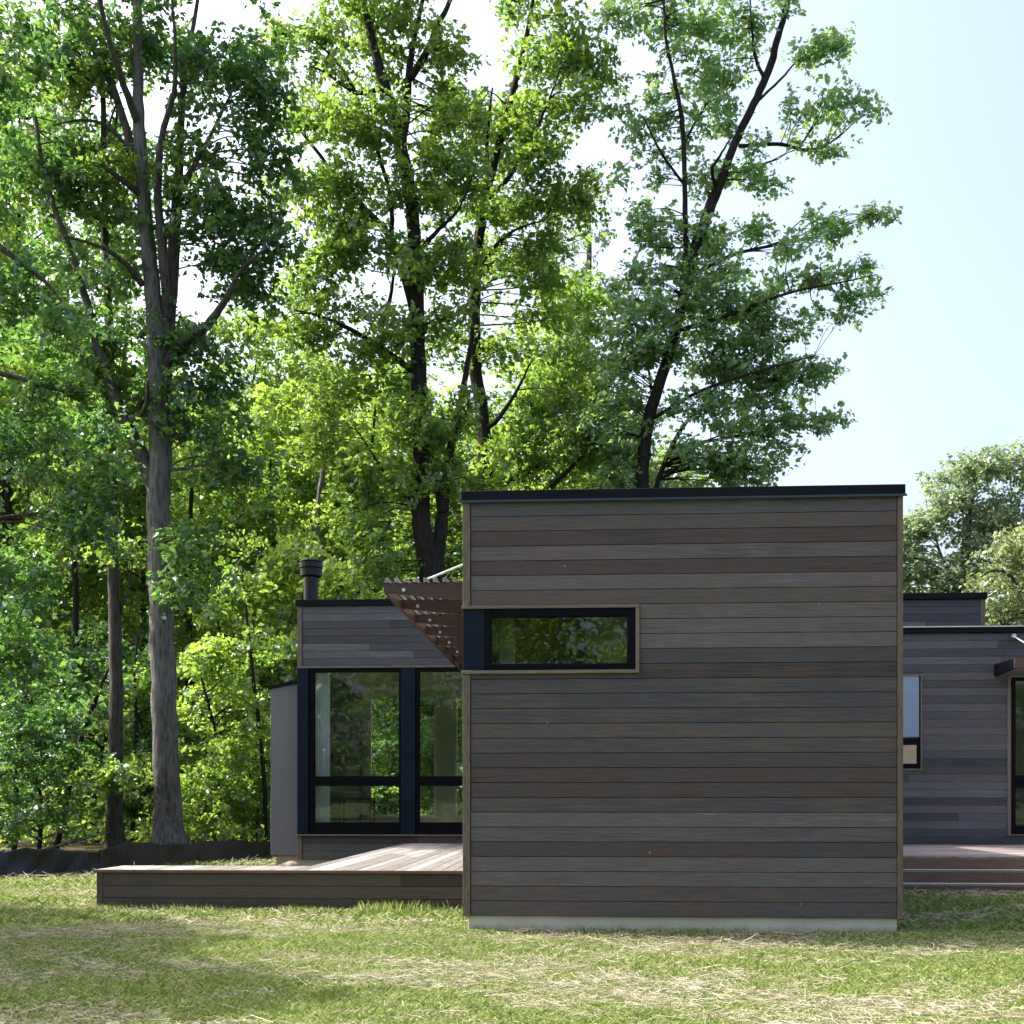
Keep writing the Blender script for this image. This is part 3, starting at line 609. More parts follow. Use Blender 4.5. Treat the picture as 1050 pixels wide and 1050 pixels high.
def big_tree(name, Y, limbs, blobs, leafmat, bark, label, cat='tree', per=150, size=.15, crad=.62, dens=1., seed=1, group=None, limb_y=None):
    """limbs: lists of (px,py,radius px) read off the photo, at distance Y; the first is the trunk.
       blobs: (cx,cy,rx,ry,dy) foliage masses; each is filled with clumps through its own depth."""
    random.seed(seed); r_ = np.random.default_rng(seed); s = F/Y
    base = P(limbs[0][0][0], 820, Y); base.z = 0
    root = empty(name, base, 0, label, cat, group)
    sk = []; prev = None
    allp = []
    for li, limb in enumerate(limbs):
        yo = 0 if li == 0 else ((limb_y[li] if limb_y else random.uniform(-2.2, 2.2)))
        pts = []; rad = []
        for i, (a_, b_, r) in enumerate(limb):
            u = i/(len(limb)-1)
            pts.append(P(a_, b_, Y)); rad.append(r/s*(.9-.35*u if li else 1))
            q = P(a_, b_, Y+yo*u); pts[-1] = q
        if li == 0:
            pts[0].z = -.15
        ps, rs = smooth_path(pts, rad, 5, .012 if rad[0] < .2 else .02)
        if li == 0 and rad[0] > .12:
            rs = [r*(1+.55*math.exp(-max(p.z, 0)/.35)) for p, r in zip(ps, rs)]
        sk.append((ps, rs)); allp += [(p, r) for p, r in zip(ps, rs)]
        mb = MB().tube([p-base for p in ps], rs, 14 if rad[0] > .15 else 8, wob=.035)
        mb.build('trunk' if li == 0 else 'limb', M[bark if li == 0 or bark != 'bark_grey' else 'bark_limb'], root, True)
    A_ = np.array([tuple(p) for p, r in allp]); R_ = np.array([r for p, r in allp])
    cents, rads = [], []
    for bl in blobs:
        cx, cy, rx, ry = bl[:4]; dy = bl[4] if len(bl) > 4 else 0; dn = bl[5] if len(bl) > 5 else 1.
        YY = Y+dy; c = P(cx, cy, YY); a3, c3 = rx/F*YY, ry/F*YY; b3 = max(.6, min(3.2, .75*(a3+c3)/2+.3))
        vol = a3*b3*c3*4.19; k = max(3, int(dens*dn*vol*.62/(crad**3*4.19)*.95+4))
        d = r_.normal(size=(k, 3)); d /= np.linalg.norm(d, axis=1)[:, None]
        rr = (r_.random(k)**.42)[:, None]
        cents.append(np.array(c)+d*rr*np.array([a3, b3, c3])); rads.append(crad*r_.uniform(.55, 1.25, k))
    cents = np.concatenate(cents); rads = np.concatenate(rads)
    hole = np.sin(cents[:, 0]*1.9+seed)+np.sin(cents[:, 2]*2.3+cents[:, 0]*.7)+np.sin(cents[:, 1]*1.7+cents[:, 2]*1.1)
    keep = (hole > -1.35) | (r_.random(len(cents)) < .45); cents, rads = cents[keep], rads[keep]
    mb = MB()
    for c in cents:
        dist = np.linalg.norm(A_-c, axis=1)+np.where(A_[:, 2] > c[2]+.3, 2.5, 0)
        i = int(np.argmin(dist)); p = Vector(A_[i]); q = Vector(c); L = (q-p).length
        if L < .25: continue
        mid = p.lerp(q, .5)+Vector((random.uniform(-.1, .1)*L, random.uniform(-.1, .1)*L, (.10+random.uniform(-.12, .12))*L))
        r0 = min(R_[i]*.6, .010+.009*L); 
        ps, rs = smooth_path([p-base, mid-base, q-base], [r0, r0*.65, .006], 3)
        mb.tube(ps, rs, 5, cap=False)
        for _ in range(3):
            e_ = q+Vector((random.uniform(-1, 1), random.uniform(-1, 1), random.uniform(-.4, .5)))*crad*.9
            mb.tube([mid.lerp(q, .6)-base, q.lerp(e_, .5)-base+Vector((0, 0, .05)), e_-base], [.008, .006, .003], 4, cap=False)
    mb.build('branches', M[bark], root, True)
    V = leaves(cents, rads, per, size, seed=seed)-np.array(base)
    link('crown', np_mesh('crown', V, 4), M[leafmat], root)
    return root

# big left maple
big_tree('maple_tree', 27, [
    [(174, 880, 16), (171, 800, 13.5), (167, 700, 13), (165, 600, 12.2), (163, 500, 12), (164, 430, 11.5), (161, 370, 10), (157, 300, 8.5), (150, 230, 7.5), (144, 170, 7), (142, 100, 5.5), (141, 20, 4.5), (138, -100, 2.5)],
    [(165, 425, 9), (171, 350, 9), (176, 290, 8.5), (180, 225, 8), (184, 165, 6), (187, 100, 5), (196, 40, 4), (212, -50, 2)],
    [(173, 330, 6), (167, 260, 6), (162, 190, 5), (166, 140, 4.5), (178, 95, 4), (180, 50, 3), (176, 0, 2)],
    [(160, 505, 10), (146, 468, 8.5), (131, 437, 8), (115, 400, 7.2), (98, 350, 6.6), (86, 300, 6), (68, 245, 5), (48, 190, 4), (36, 120, 3), (25, 60, 2)],
    [(170, 372, 7), (190, 352, 6.5), (213, 333, 6), (233, 305, 4.5), (245, 280, 3.2), (268, 258, 2)],
    [(147, 190, 6), (133, 145, 5.5), (118, 95, 5), (102, 62, 4.5), (86, 34, 3.6), (58, 10, 2.6), (30, -10, 1.6)],
    [(143, 130, 5), (128, 90, 4.5), (113, 45, 4), (100, -10, 3)],
    [(122, 105, 3.2), (104, 88, 3), (75, 80, 2.6), (38, 68, 1.6)],
    [(135, 160, 3), (115, 133, 2.6), (88, 123, 2.2), (55, 128, 1.2)],
    [(146, 292, 4.2), (128, 270, 3.6), (105, 254, 3.2), (66, 242, 2)],
    [(150, 205, 4), (122, 182, 3.4), (98, 168, 3), (62, 158, 1.6)],
    [(128, 437, 4), (148, 420, 3.6), (152, 390, 2.5)],
    [(182, 200, 4), (205, 160, 3), (225, 120, 2), (245, 80, 1.3)]],
    [(60, 50, 80, 60), (150, 40, 70, 50, 1), (220, 60, 60, 55), (60, 140, 70, 50), (230, 140, 65, 55), (110, 170, 60, 40, 2), (215, 220, 75, 45), (60, 215, 60, 45), (125, 240, 55, 40, 2),
     (230, 255, 55, 35), (275, 50, 32, 34), (285, 110, 28, 30), (278, 175, 30, 26), (85, 290, 60, 40), (175, 340, 50, 35), (210, 385, 40, 30), (250, 290, 40, 24), (270, 240, 36, 26), (175, 420, 60, 32), (225, 450, 50, 28), (120, 360, 45, 35, 1), (255, 480, 32, 16, 0, .8), (175, 600, 40, 18, -1, .5), (190, 560, 35, 18, -1, .5), (70, 360, 60, 40), (90, 440, 60, 30),
     (130, -70, 150, 60, 0, .7), (120, -190, 120, 70, 0, .5)],
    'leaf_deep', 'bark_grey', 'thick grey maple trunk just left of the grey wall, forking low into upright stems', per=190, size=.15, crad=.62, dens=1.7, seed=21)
big_tree('forest_tree', 27.6, [
    [(119, 880, 8.80), (118, 800, 7.92), (119, 700, 7.04), (115, 560, 5.81), (114, 450, 5.46), (112, 340, 4.75), (108, 240, 3.70), (106, 120, 2.82), (104, 0, 1.76)],
    [(114, 430, 3.52), (125, 380, 2.64), (130, 330, 1.94), (126, 270, 1.06)], [(119, 760, 1.94), (108, 745, 1.58), (85, 720, 1.06)], [(118, 640, 1.76), (130, 610, 1.41), (137, 570, 0.88)]],
    [(105, 60, 60, 60), (108, 180, 55, 50), (112, 300, 50, 40), (125, 400, 45, 30), (118, 480, 40, 25), (125, 560, 35, 22, 0, .6), (105, -60, 60, 50, 0, .6), (120, 800, 30, 14, -1.5, .5)],
    'leaf', 'bark_mid', 'straight slender brown trunk standing next left of the thick grey maple', per=170, size=.14, crad=.6, seed=22)
big_tree('forest_tree', 22.5, [
    [(-75, 890, 15), (-70, 700, 13), (-64, 500, 12), (-60, 330, 9), (-55, 180, 7), (-48, 40, 5), (-45, -100, 3)],
    [(-58, 225, 6), (-30, 235, 5.4), (0, 254, 4.6), (28, 274, 3.6), (52, 295, 2.8), (80, 335, 1.5)],
    [(-62, 400, 6), (-30, 380, 5), (10, 385, 3.5), (60, 400, 2.4), (95, 402, 1.2)],
    [(-66, 560, 5), (-30, 540, 4), (10, 530, 3), (50, 525, 2)], [(-68, 640, 4), (-30, 640, 3), (10, 655, 2), (40, 670, 1.4)]],
    [(-40, 60, 80, 70), (-50, 180, 80, 60), (5, 290, 50, 30), (45, 330, 55, 28), (-30, 330, 60, 50), (30, 395, 65, 28), (70, 430, 50, 24, 1), (0, 460, 55, 30), (45, 505, 55, 26), (-30, 540, 60, 40), (85, 545, 35, 14), (15, 590, 40, 20), (15, 670, 45, 26), (-30, 660, 40, 40), (-40, -80, 90, 70, 0, .7), (100, 480, 30, 14)],
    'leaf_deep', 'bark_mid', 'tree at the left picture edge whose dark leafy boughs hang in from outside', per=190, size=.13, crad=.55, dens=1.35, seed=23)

# centre pair
big_tree('maple_tree', 34, [
    [(446, 900, 17), (445, 700, 15.5), (444, 600, 14), (437, 562, 10.5), (431, 520, 9.2), (432, 460, 9), (430, 400, 8.3), (428, 340, 7.6), (427, 280, 7.2), (423, 220, 6.8), (417, 180, 7), (411, 152, 7.2), (402, 110, 5.8), (389, 70, 5), (379, 30, 4), (370, -20, 3), (362, -90, 1.8)],
    [(445, 585, 10.5), (452, 545, 8.5), (455, 515, 7.2), (459, 478, 6.2), (468, 430, 5.6), (476, 395, 5), (484, 340, 4), (486, 290, 3)],
    [(454, 525, 6), (447, 485, 6), (440, 460, 5), (437, 420, 3.5)],
    [(411, 155, 6), (417, 110, 5.5), (420, 70, 5), (428, 25, 4), (440, -30, 2.6)],
    [(421, 80, 4.5), (437, 55, 4.5), (450, 25, 4.2), (464, -5, 3.5), (480, -40, 2)],
    [(428, 335, 5.5), (408, 262, 5), (394, 235, 4.6), (372, 212, 4.2), (350, 190, 3.6), (325, 155, 3), (303, 128, 2)],
    [(430, 385, 4), (395, 360, 3.6), (360, 338, 3.2), (330, 325, 2.6), (302, 318, 1.6)],
    [(390, 340, 3), (400, 305, 2.8), (405, 270, 2)],
    [(402, 240, 3.2), (398, 190, 2.6), (370, 110, 3), (350, 70, 2.2), (322, 40, 1.4)],
    [(392, 90, 3), (365, 95, 2.8), (335, 75, 2), (318, 68, 1.2)],
    [(431, 520, 3), (405, 500, 2.4), (385, 470, 1.8), (365, 440, 1.2)],
    [(427, 260, 3.4), (450, 235, 2.6), (470, 215, 1.8), (485, 180, 1.2)]],
    [(350, 40, 60, 50), (400, 30, 50, 45, 1), (445, 60, 45, 40), (330, 115, 55, 45), (385, 120, 50, 40, -1), (445, 130, 55, 45, 1), (320, 190, 45, 35), (380, 200, 60, 40), (445, 200, 60, 42), (390, 270, 60, 32), (450, 280, 55, 40), (340, 270, 45, 28), (330, 330, 45, 26), (390, 350, 60, 32), (455, 355, 55, 35), (350, 400, 60, 35), (420, 430, 60, 35), (340, 460, 55, 32), (400, 490, 50, 30), (460, 440, 40, 40), (375, 540, 50, 26, 0, .8), (480, 490, 36, 30), (395, 590, 40, 18, 0, .6), (390, -60, 110, 55, 0, .7), (318, 300, 32, 16), (300, 335, 30, 16), (345, 225, 30, 20), (300, 60, 22, 40, 0, .6), (470, 150, 30, 60)],
    'leaf', 'bark_dark', 'large dark maple rising behind the left wing roof, split into a narrow V', per=215, size=.165, crad=.72, dens=1.7, seed=24)
big_tree('maple_tree', 37, [
    [(505, 900, 10), (503, 650, 8.6), (499, 500, 7.6), (495, 430, 7), (487, 370, 6.4), (487, 310, 6), (491, 250, 5.4), (497, 205, 5.2), (508, 160, 4.4), (520, 120, 3.6), (532, 70, 3), (545, 10, 2), (552, -60, 1.2)],
    [(499, 505, 5), (524, 491, 5), (548, 480, 4.2), (572, 464, 3.8), (596, 438, 3), (612, 405, 1.8)],
    [(497, 440, 4), (512, 428, 3.4), (530, 400, 2.4), (545, 370, 1.4)],
    [(498, 205, 3.6), (520, 185, 3.2), (540, 150, 2.6), (556, 120, 2), (575, 70, 1.2)],
    [(492, 270, 3.2), (510, 250, 2.8), (530, 235, 2), (560, 225, 1.2)],
    [(500, 180, 3), (500, 140, 2.6), (505, 90, 1.6)],
    [(565, 500, 3), (585, 480, 2.8), (603, 462, 2.2), (618, 445, 1.2)]],
    [(560, 25, 40, 40), (590, 60, 28, 45), (540, 90, 45, 38), (590, 115, 26, 30), (520, 145, 40, 32), (570, 160, 42, 32), (530, 205, 50, 32), (590, 210, 40, 24), (500, 240, 38, 38), (560, 260, 50, 32), (520, 300, 55, 34), (575, 320, 48, 30), (500, 360, 45, 32), (550, 375, 55, 30), (530, 430, 50, 28), (590, 420, 40, 28), (560, 470, 55, 24), (500, 480, 40, 24), (610, 470, 30, 22), (550, -50, 60, 45, 0, .7), (480, 100, 20, 30, 0, .6)],
    'leaf', 'bark_dark', 'dark stemmed maple directly right of the V trunked one, above the box roof', per=210, size=.17, crad=.72, dens=1.65, seed=25)
# right tree
big_tree('maple_tree', 36, [
    [(652, 900, 8.00), (655, 650, 7.36), (658, 500, 6.88), (664, 440, 6.40), (676, 392, 5.76), (690, 350, 5.60), (703, 292, 5.28), (716, 246, 5.60), (730, 208, 5.60), (742, 178, 4.32), (757, 140, 4.00), (776, 100, 4.00), (790, 66, 3.84), (800, 30, 3.20), (812, -15, 2.40), (825, -80, 1.28)],
    [(668, 520, 3.52), (675, 492, 3.36), (690, 456, 3.20), (708, 428, 2.88), (738, 405, 1.92), (760, 375, 1.12)],
    [(659, 470, 2.72), (668, 425, 2.56), (667, 390, 2.24), (660, 350, 1.28)],
    [(703, 285, 3.36), (703, 230, 3.36), (702, 185, 3.20), (700, 130, 3.20), (692, 85, 2.72), (683, 40, 2.40), (681, 0, 1.92), (680, -60, 1.12)],
    [(733, 200, 2.56), (745, 180, 2.40), (770, 172, 2.08), (798, 163, 1.28)], [(736, 195, 2.40), (730, 175, 2.24), (738, 160, 1.92), (750, 140, 1.12)],
    [(785, 84, 2.08), (775, 60, 2.08), (770, 20, 1.60), (768, -30, 0.96)], [(758, 150, 2.24), (800, 148, 2.40), (830, 154, 2.08), (858, 142, 1.44), (880, 120, 0.96)],
    [(770, 110, 1.76), (800, 82, 1.60), (822, 60, 1.12), (858, 50, 0.64)],
    [(706, 285, 2.72), (750, 262, 2.40), (800, 250, 1.92), (850, 238, 1.44), (900, 215, 0.80)],
    [(692, 340, 2.72), (750, 322, 2.40), (810, 300, 1.92), (860, 290, 1.44), (898, 282, 0.80)],
    [(668, 430, 2.40), (720, 400, 2.08), (780, 380, 1.60), (835, 365, 0.96)], [(700, 150, 1.76), (722, 110, 1.60), (745, 80, 1.12), (750, 40, 0.80)], [(702, 190, 1.76), (680, 160, 1.60), (660, 120, 1.04)],
    [(688, 460, 2.08), (740, 450, 1.76), (790, 440, 1.44), (845, 437, 0.72)]],
    [(665, 15, 40, 24), (710, 25, 40, 26), (755, 25, 34, 28), (800, 10, 22, 14), (640, 15, 14, 10), (670, 70, 38, 26), (720, 75, 35, 28), (762, 75, 20, 26), (855, 48, 16, 7), (830, 52, 16, 9), (655, 120, 28, 26), (700, 130, 32, 24), (745, 125, 26, 24), (815, 130, 22, 12), (850, 112, 26, 18), (880, 118, 18, 16), (845, 148, 26, 10), (665, 175, 30, 20), (760, 165, 34, 18), (715, 190, 26, 16, 0, .6), (655, 225, 26, 20, 0, .8), (700, 245, 40, 18), (775, 185, 22, 8), (780, 235, 20, 14),
     (650, 285, 34, 28), (705, 300, 45, 26), (765, 275, 34, 20), (810, 255, 22, 12), (838, 240, 18, 14), (862, 236, 16, 7), (895, 225, 9, 12), (888, 278, 16, 10), (850, 280, 22, 13), (810, 300, 34, 22), (880, 308, 16, 7), (640, 345, 30, 28), (700, 355, 50, 26), (765, 340, 40, 28), (825, 335, 30, 18), (860, 325, 14, 10), (640, 400, 28, 26), (755, 395, 45, 24), (815, 385, 30, 16), (845, 378, 14, 6), (765, 440, 45, 17), (820, 430, 24, 12), (845, 436, 9, 5), (745, 478, 42, 16), (790, 480, 25, 14), (640, 450, 26, 26), (640, 490, 28, 14), (735, -50, 70, 40, 0, .6), (680, 330, 50, 30), (735, 310, 45, 26), (735, 360, 50, 30), (780, 365, 40, 24), (720, 430, 50, 20), (655, 310, 34, 26), (790, 330, 36, 22), (750, 300, 60, 34), (800, 400, 40, 24), (800, 468, 30, 20), (775, 484, 44, 14), (720, 488, 50, 12), (770, 420, 50, 24), (735, 465, 60, 22), (790, 465, 34, 16), (640, 380, 36, 40), (630, 440, 36, 40), (700, 250, 50, 26)],
    'leaf_cool', 'bark_dark', 'open crowned tree standing alone against the sky behind the box roof, boughs reaching right', per=100, size=.165, crad=.5, dens=1.12, seed=26)
# paler tree between the centre and the right one
big_tree('forest_tree', 52, [
    [(592, 860, 7), (594, 600, 6), (596, 450, 5), (600, 350, 4), (604, 260, 2.6), (600, 180, 1.4)], [(598, 400, 2.4), (625, 370, 2), (645, 330, 1.2), (660, 290, .8)], [(596, 420, 2.4), (570, 390, 1.8), (560, 350, 1)]],
    [(600, 200, 22, 30), (590, 260, 32, 30), (612, 300, 30, 24, 0, .7), (585, 330, 36, 30), (620, 370, 34, 28), (580, 400, 40, 30), (625, 430, 36, 28), (575, 460, 45, 30), (630, 480, 45, 24), (700, 490, 50, 20), (655, 440, 26, 24, 0, .6)],
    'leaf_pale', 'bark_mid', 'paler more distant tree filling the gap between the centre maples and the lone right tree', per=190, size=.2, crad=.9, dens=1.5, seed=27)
# far right trees
big_tree('forest_tree', 62, [
    [(990, 860, 7), (990, 700, 6), (988, 600, 5), (992, 540, 3.6), (1000, 490, 2)], [(988, 610, 3), (965, 570, 2.2), (955, 530, 1.2)], [(990, 620, 3), (1020, 580, 2.4), (1040, 540, 1.4)], [(990, 580, 2.4), (1012, 575, 2), (1030, 590, 1.4)]],
    [(1005, 485, 26, 20), (980, 500, 26, 22), (1025, 478, 16, 14), (1050, 490, 30, 24), (955, 525, 24, 24), (1000, 535, 40, 24), (1055, 535, 40, 26), (940, 560, 24, 26), (985, 580, 40, 28, 0, .9), (1040, 590, 40, 26), (945, 610, 40, 26), (1000, 625, 50, 24), (1070, 620, 50, 40), (900, 590, 30, 30), (1100, 520, 40, 40)],
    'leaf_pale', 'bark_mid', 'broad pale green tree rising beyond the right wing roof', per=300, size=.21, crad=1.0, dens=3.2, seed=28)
big_tree('forest_tree', 46, [
    [(1068, 860, 7), (1068, 700, 6), (1060, 620, 5), (1050, 580, 3), (1030, 560, 1.6)], [(1060, 625, 2.6), (1035, 590, 2.4), (1018, 585, 1.8), (1005, 592, 1)]],
    [(1040, 560, 24, 22), (1060, 590, 36, 26), (1022, 600, 24, 18), (1045, 625, 32, 18), (1010, 632, 20, 12), (1080, 550, 34, 40), (1090, 640, 50, 40)],
    'leaf_yellow', 'bark_mid', 'yellow green tree in front of the pale one at the right picture edge', per=190, size=.17, crad=.75, dens=1.4, seed=29)

# thin single stems inside the wood, each with its own small crown
def stem_tree(Y, pts, blobs, label, leaf='leaf', bark='bark_dark', seed=0, per=90, name='young_tree'):
    return big_tree(name, Y, [pts], blobs, leaf, bark, label, per=per, size=.15, crad=.55, dens=.8, seed=seed)
stem_tree(36, [(80, 880, 4.6), (80, 800, 4), (78, 700, 3.6), (77, 600, 3), (72, 520, 2.4), (68, 450, 1.4)], [(78, 500, 45, 35), (70, 570, 45, 25), (75, 640, 40, 20, 0, .6), (68, 430, 30, 30)], 'thin dark stem left of the slender brown trunk, hung with bright leaves', 'leaf_bright', seed=31)
stem_tree(29, [(56, 885, 3.6), (66, 830, 3.4), (78, 775, 3.2), (92, 735, 2.8), (103, 705, 2), (112, 685, 1)], [(105, 690, 34, 20), (80, 730, 34, 18), (60, 770, 30, 16)], 'crooked dark sapling leaning right near the left end of the black fence', 'leaf_deep', seed=32, name='sapling')
stem_tree(41, [(196, 880, 5), (195, 780, 4.6), (194, 680, 4), (193, 600, 3.2), (196, 520, 2.2), (198, 460, 1.2)], [(200, 480, 50, 40), (205, 560, 45, 30), (190, 620, 40, 20, 0, .6)], 'dark trunk half hidden just right of the thick grey maple', 'leaf_bright', seed=33)
stem_tree(30, [(272, 880, 2.6), (271, 800, 2.4), (265, 740, 2.2), (259, 690, 2), (254, 640, 1.6), (248, 590, 1)], [(250, 600, 34, 22), (262, 660, 30, 16, 0, .6), (240, 560, 26, 20)], 'thin sapling stem leaning left beside the grey bump out', 'leaf', seed=34, name='sapling')
stem_tree(44, [(374, 860, 4), (374, 640, 3.4), (373, 560, 3), (378, 500, 2.6), (382, 450, 1.6), (386, 400, 1)], [(370, 480, 40, 30), (365, 560, 40, 24), (385, 420, 34, 34), (370, 600, 30, 14)], 'thin upright stem seen above the left wing roof, right of the flue', 'leaf_bright', seed=35)
stem_tree(40, [(330, 860, 4), (330, 600, 3.6), (325, 540, 3.4), (332, 480, 3), (336, 440, 2.4), (340, 390, 1.2)], [(330, 450, 45, 30), (320, 520, 45, 28), (300, 580, 40, 24), (340, 400, 36, 30)], 'grey barked young tree directly above the flue', 'leaf_bright', 'bark_grey', seed=36)
stem_tree(27.5, [(14, 885, 3), (16, 820, 2.8), (20, 760, 2.4), (30, 700, 1.8), (34, 650, 1)], [(30, 670, 40, 26), (12, 730, 44, 24), (30, 790, 40, 18)], 'small dark leaved sapling closest to the left picture edge behind the fence', 'leaf_deep', seed=37, name='sapling')
stem_tree(32.5, [(135, 885, 2.4), (138, 800, 2.2), (140, 740, 2), (138, 690, 1.4), (142, 650, 1)], [(140, 680, 34, 16, 0, .8), (130, 830, 30, 12), (150, 770, 24, 14)], 'slight sapling between the slender brown trunk and the thick grey maple', 'leaf_deep', seed=38, name='sapling')

# forest fill: three kinds, copied
def forest_proto(name, H, R, leafmat, bark, seed, per, size, crad, low=.14, k=120):
    random.seed(seed); r_ = np.random.default_rng(seed)
    root = empty(name); pts, rad = [], []
    for i in range(9):
        t = i/8; pts.append(Vector((.25*math.sin(t*5+seed)*t*2, .25*math.cos(t*4+seed)*t*2, H*t*.96))); rad.append(.010*H*(1-t)**.8+.015)
    ps, rs = smooth_path(pts, rad, 3, .02); ps[0].z = -.15
    MB().tube(ps, rs, 9, wob=.04).build('trunk', M[bark], root, True)
    A_ = np.array([tuple(p) for p in ps]); t = low+(1-low)*r_.random(k)
    ang = r_.random(k)*2*np.pi; prof = np.sin(np.clip((t-low*.6)/(1.06-low*.6), 0, 1)**.75*np.pi)**.7
    rr = R*prof*r_.random(k)**.5
    cents = np.stack([rr*np.cos(ang), rr*np.sin(ang), t*H], 1); rads = crad*r_.uniform(.6, 1.25, k)
    mb = MB()
    for c in cents:
        dist = np.linalg.norm(A_-c-np.array([0, 0, -.35*np.hypot(c[0], c[1])]), axis=1); i = int(np.argmin(dist)); p = Vector(A_[i]); q = Vector(c); L = (q-p).length
        mid = p.lerp(q, .5)+Vector((0, 0, .08*L)); mb.tube([p, mid, q], [min(.012+.009*L, rs[i]*.6), .012, .005], 4, cap=False)
    mb.build('branches', M[bark], root, True)
    link('crown', np_mesh('crown', leaves(cents, rads, per, size, seed=seed), 4), M[leafmat], root)
    return root, H
protos = {'a': forest_proto('forest_tree', 18, 3.4, 'leaf_bright', 'bark_mid', 41, 150, .21, .95, .12, 150),
          'b': forest_proto('forest_tree', 18, 3.0, 'leaf', 'bark_dark', 42, 150, .2, .9, .2, 140),
          'c': forest_proto('forest_tree', 18, 4.0, 'leaf_bright', 'bark_grey', 43, 150, .22, 1.0, .16, 160),
          's': forest_proto('sapling', 6, 1.7, 'leaf_bright', 'bark_dark', 44, 100, .15, .5, .1, 75),
          'd': forest_proto('sapling', 6, 1.9, 'leaf_deep', 'bark_dark', 45, 100, .15, .5, .1, 75)}
used = set()
def plant(kind, px, Y, H, label, group, rz=None, x=None):
    root, H0 = protos[kind]; o = root if kind not in used else copy_tree(root); used.add(kind)
    s = H/H0; o.location = (X(px, Y) if x is None else x, Y, 0); w_ = s**.75*random.uniform(.95, 1.1)
    o.scale = (w_, w_, s); o.rotation_euler = (0, 0, random.random()*6.28 if rz is None else rz); tag(o, label, 'tree' if not root.name.startswith('sapling') else 'sapling', group)
random.seed(99)
G1 = 'bright leaved trees of the wood behind the house'
def top(py, Y): return EYE+(HY-py)/F*Y
for kind, px, Y, ty, lab in [
    ('a', -60, 41, 300, 'leafy wood tree behind the hanging boughs at the left picture edge'),
    ('b', 22, 43, 330, 'wood tree standing behind the left end of the black fence'),
    ('c', 95, 47, 360, 'wood tree filling the gap left of the slender brown trunk'),
    ('a', 143, 42, 440, 'wood tree seen between the slender brown trunk and the thick grey maple'),
    ('c', 207, 50, 400, 'wood tree behind the low right bough of the thick grey maple'),
    ('b', 262, 52, 325, 'tall wood tree reaching into the bright gap right of the thick grey maple'),
    ('b', 246, 41, 470, 'lower wood tree behind the leaning sapling stem'),
    ('a', 292, 46, 400, 'bright wood tree rising behind the grey bump out'),
    ('c', 318, 53, 360, 'tall wood tree rising beyond the flue'),
    ('a', 362, 45, 430, 'bright wood tree over the left half of the wing roof'),
    ('c', 412, 50, 380, 'wood tree behind the left side of the V trunked maple'),
    ('b', 462, 44, 430, 'wood tree between the V trunked maple and the box'),
    ('c', 520, 50, 440, 'wood tree showing low over the left end of the box roof'),
    ('a', 574, 46, 455, 'low bright wood tree just above the middle of the box roof'),
    ('b', 12, 39, 40, 'very tall wood tree behind the upper hanging boughs at the left edge'),
    ('b', 580, 50, 300, 'tall wood tree behind the crown of the right centre maple'),
    ('b', 625, 48, 440, 'wood tree showing over the box roof just left of the lone right tree'),
    ('c', 690, 56, 470, 'low far wood tree behind the stems of the lone right tree'),
    ('b', 170, 60, 380, 'far wood tree directly behind the thick grey maple'),
    ('a', 60, 62, 330, 'far wood tree behind the thin dark stem'),
    ('c', 265, 64, 410, 'far wood tree under the bright gap of sky left of centre')]:
    plant(kind, px, Y, top(ty, Y), lab, G1)
G2 = 'leafy saplings of the undergrowth'
for kind, px, Y, ty, lab in [
    ('d', -25, 25, 640, 'dark sapling outside the left edge behind the black fence'),
    ('d', 40, 27.5, 700, 'low bushy dark green sapling behind the left stretch of the black fence'),
    ('d', 100, 34, 640, 'deep green sapling behind the crooked dark sapling'),
    ('s', 150, 33, 690, 'sunlit low sapling between the two foremost trunks'),
    ('s', 218, 30, 660, 'full green sapling right of the thick grey trunk'),
    ('s', 245, 36, 600, 'tall sunlit sapling between the grey trunk and the bump out'),
    ('s', 212, 29.5, 790, 'low shrubby sapling close to the foot of the thick grey trunk'),
    ('s', 262, 31, 740, 'short green sapling next to the grey bump out'),
    ('s', 310, 38, 560, 'sunlit sapling behind the flue'),
    ('s', 355, 36, 590, 'sunlit sapling over the wing roof left of the awning'),
    ('d', 395, 33, 690, 'green sapling seen through the left glass bay'),
    ('s', 432, 34, 650, 'green sapling seen through the glass bay beside the box'),
    ('d', 5, 33, 560, 'deep green sapling deep behind the leftmost sapling'),
    ('d', 480, 35, 660, 'green sapling behind the box end of the left wing')]:
    plant(kind, px, Y, top(ty, Y), lab, G2)
# trees round the lawn, outside the frame: they throw the dappled shade and show in the panes
G3 = 'trees round the lawn, reflected in the windows'
protos['e'] = forest_proto('lawn_tree', 9, 2.1, 'leaf', 'bark_mid', 46, 330, .17, .62, .3, 85)
for x, y, h, kd, lab in [(-10.2, 9.6, 9, 'e', 'small loose crowned tree beside the lawn left of the view, nearest the viewer'),
    (-12.5, 12.6, 10, 'e', 'loose crowned tree beside the lawn left of the view, nearer the deck'),
    (-9, -15, 11, 'b', 'leafy tree across the lawn behind the viewer'), (-3.5, -19, 12.5, 'c', 'tall tree across the lawn reflected in the left glass'),
    (3, -16, 12, 'a', 'tree across the lawn reflected in the box window'), (9, -18, 12, 'b', 'tree across the lawn right of the viewer'),
    (14.5, -16, 12, 'c', 'tree across the lawn reflected in the right glass door')]:
    plant(kd, 0, y, h, lab, G3, x=x)

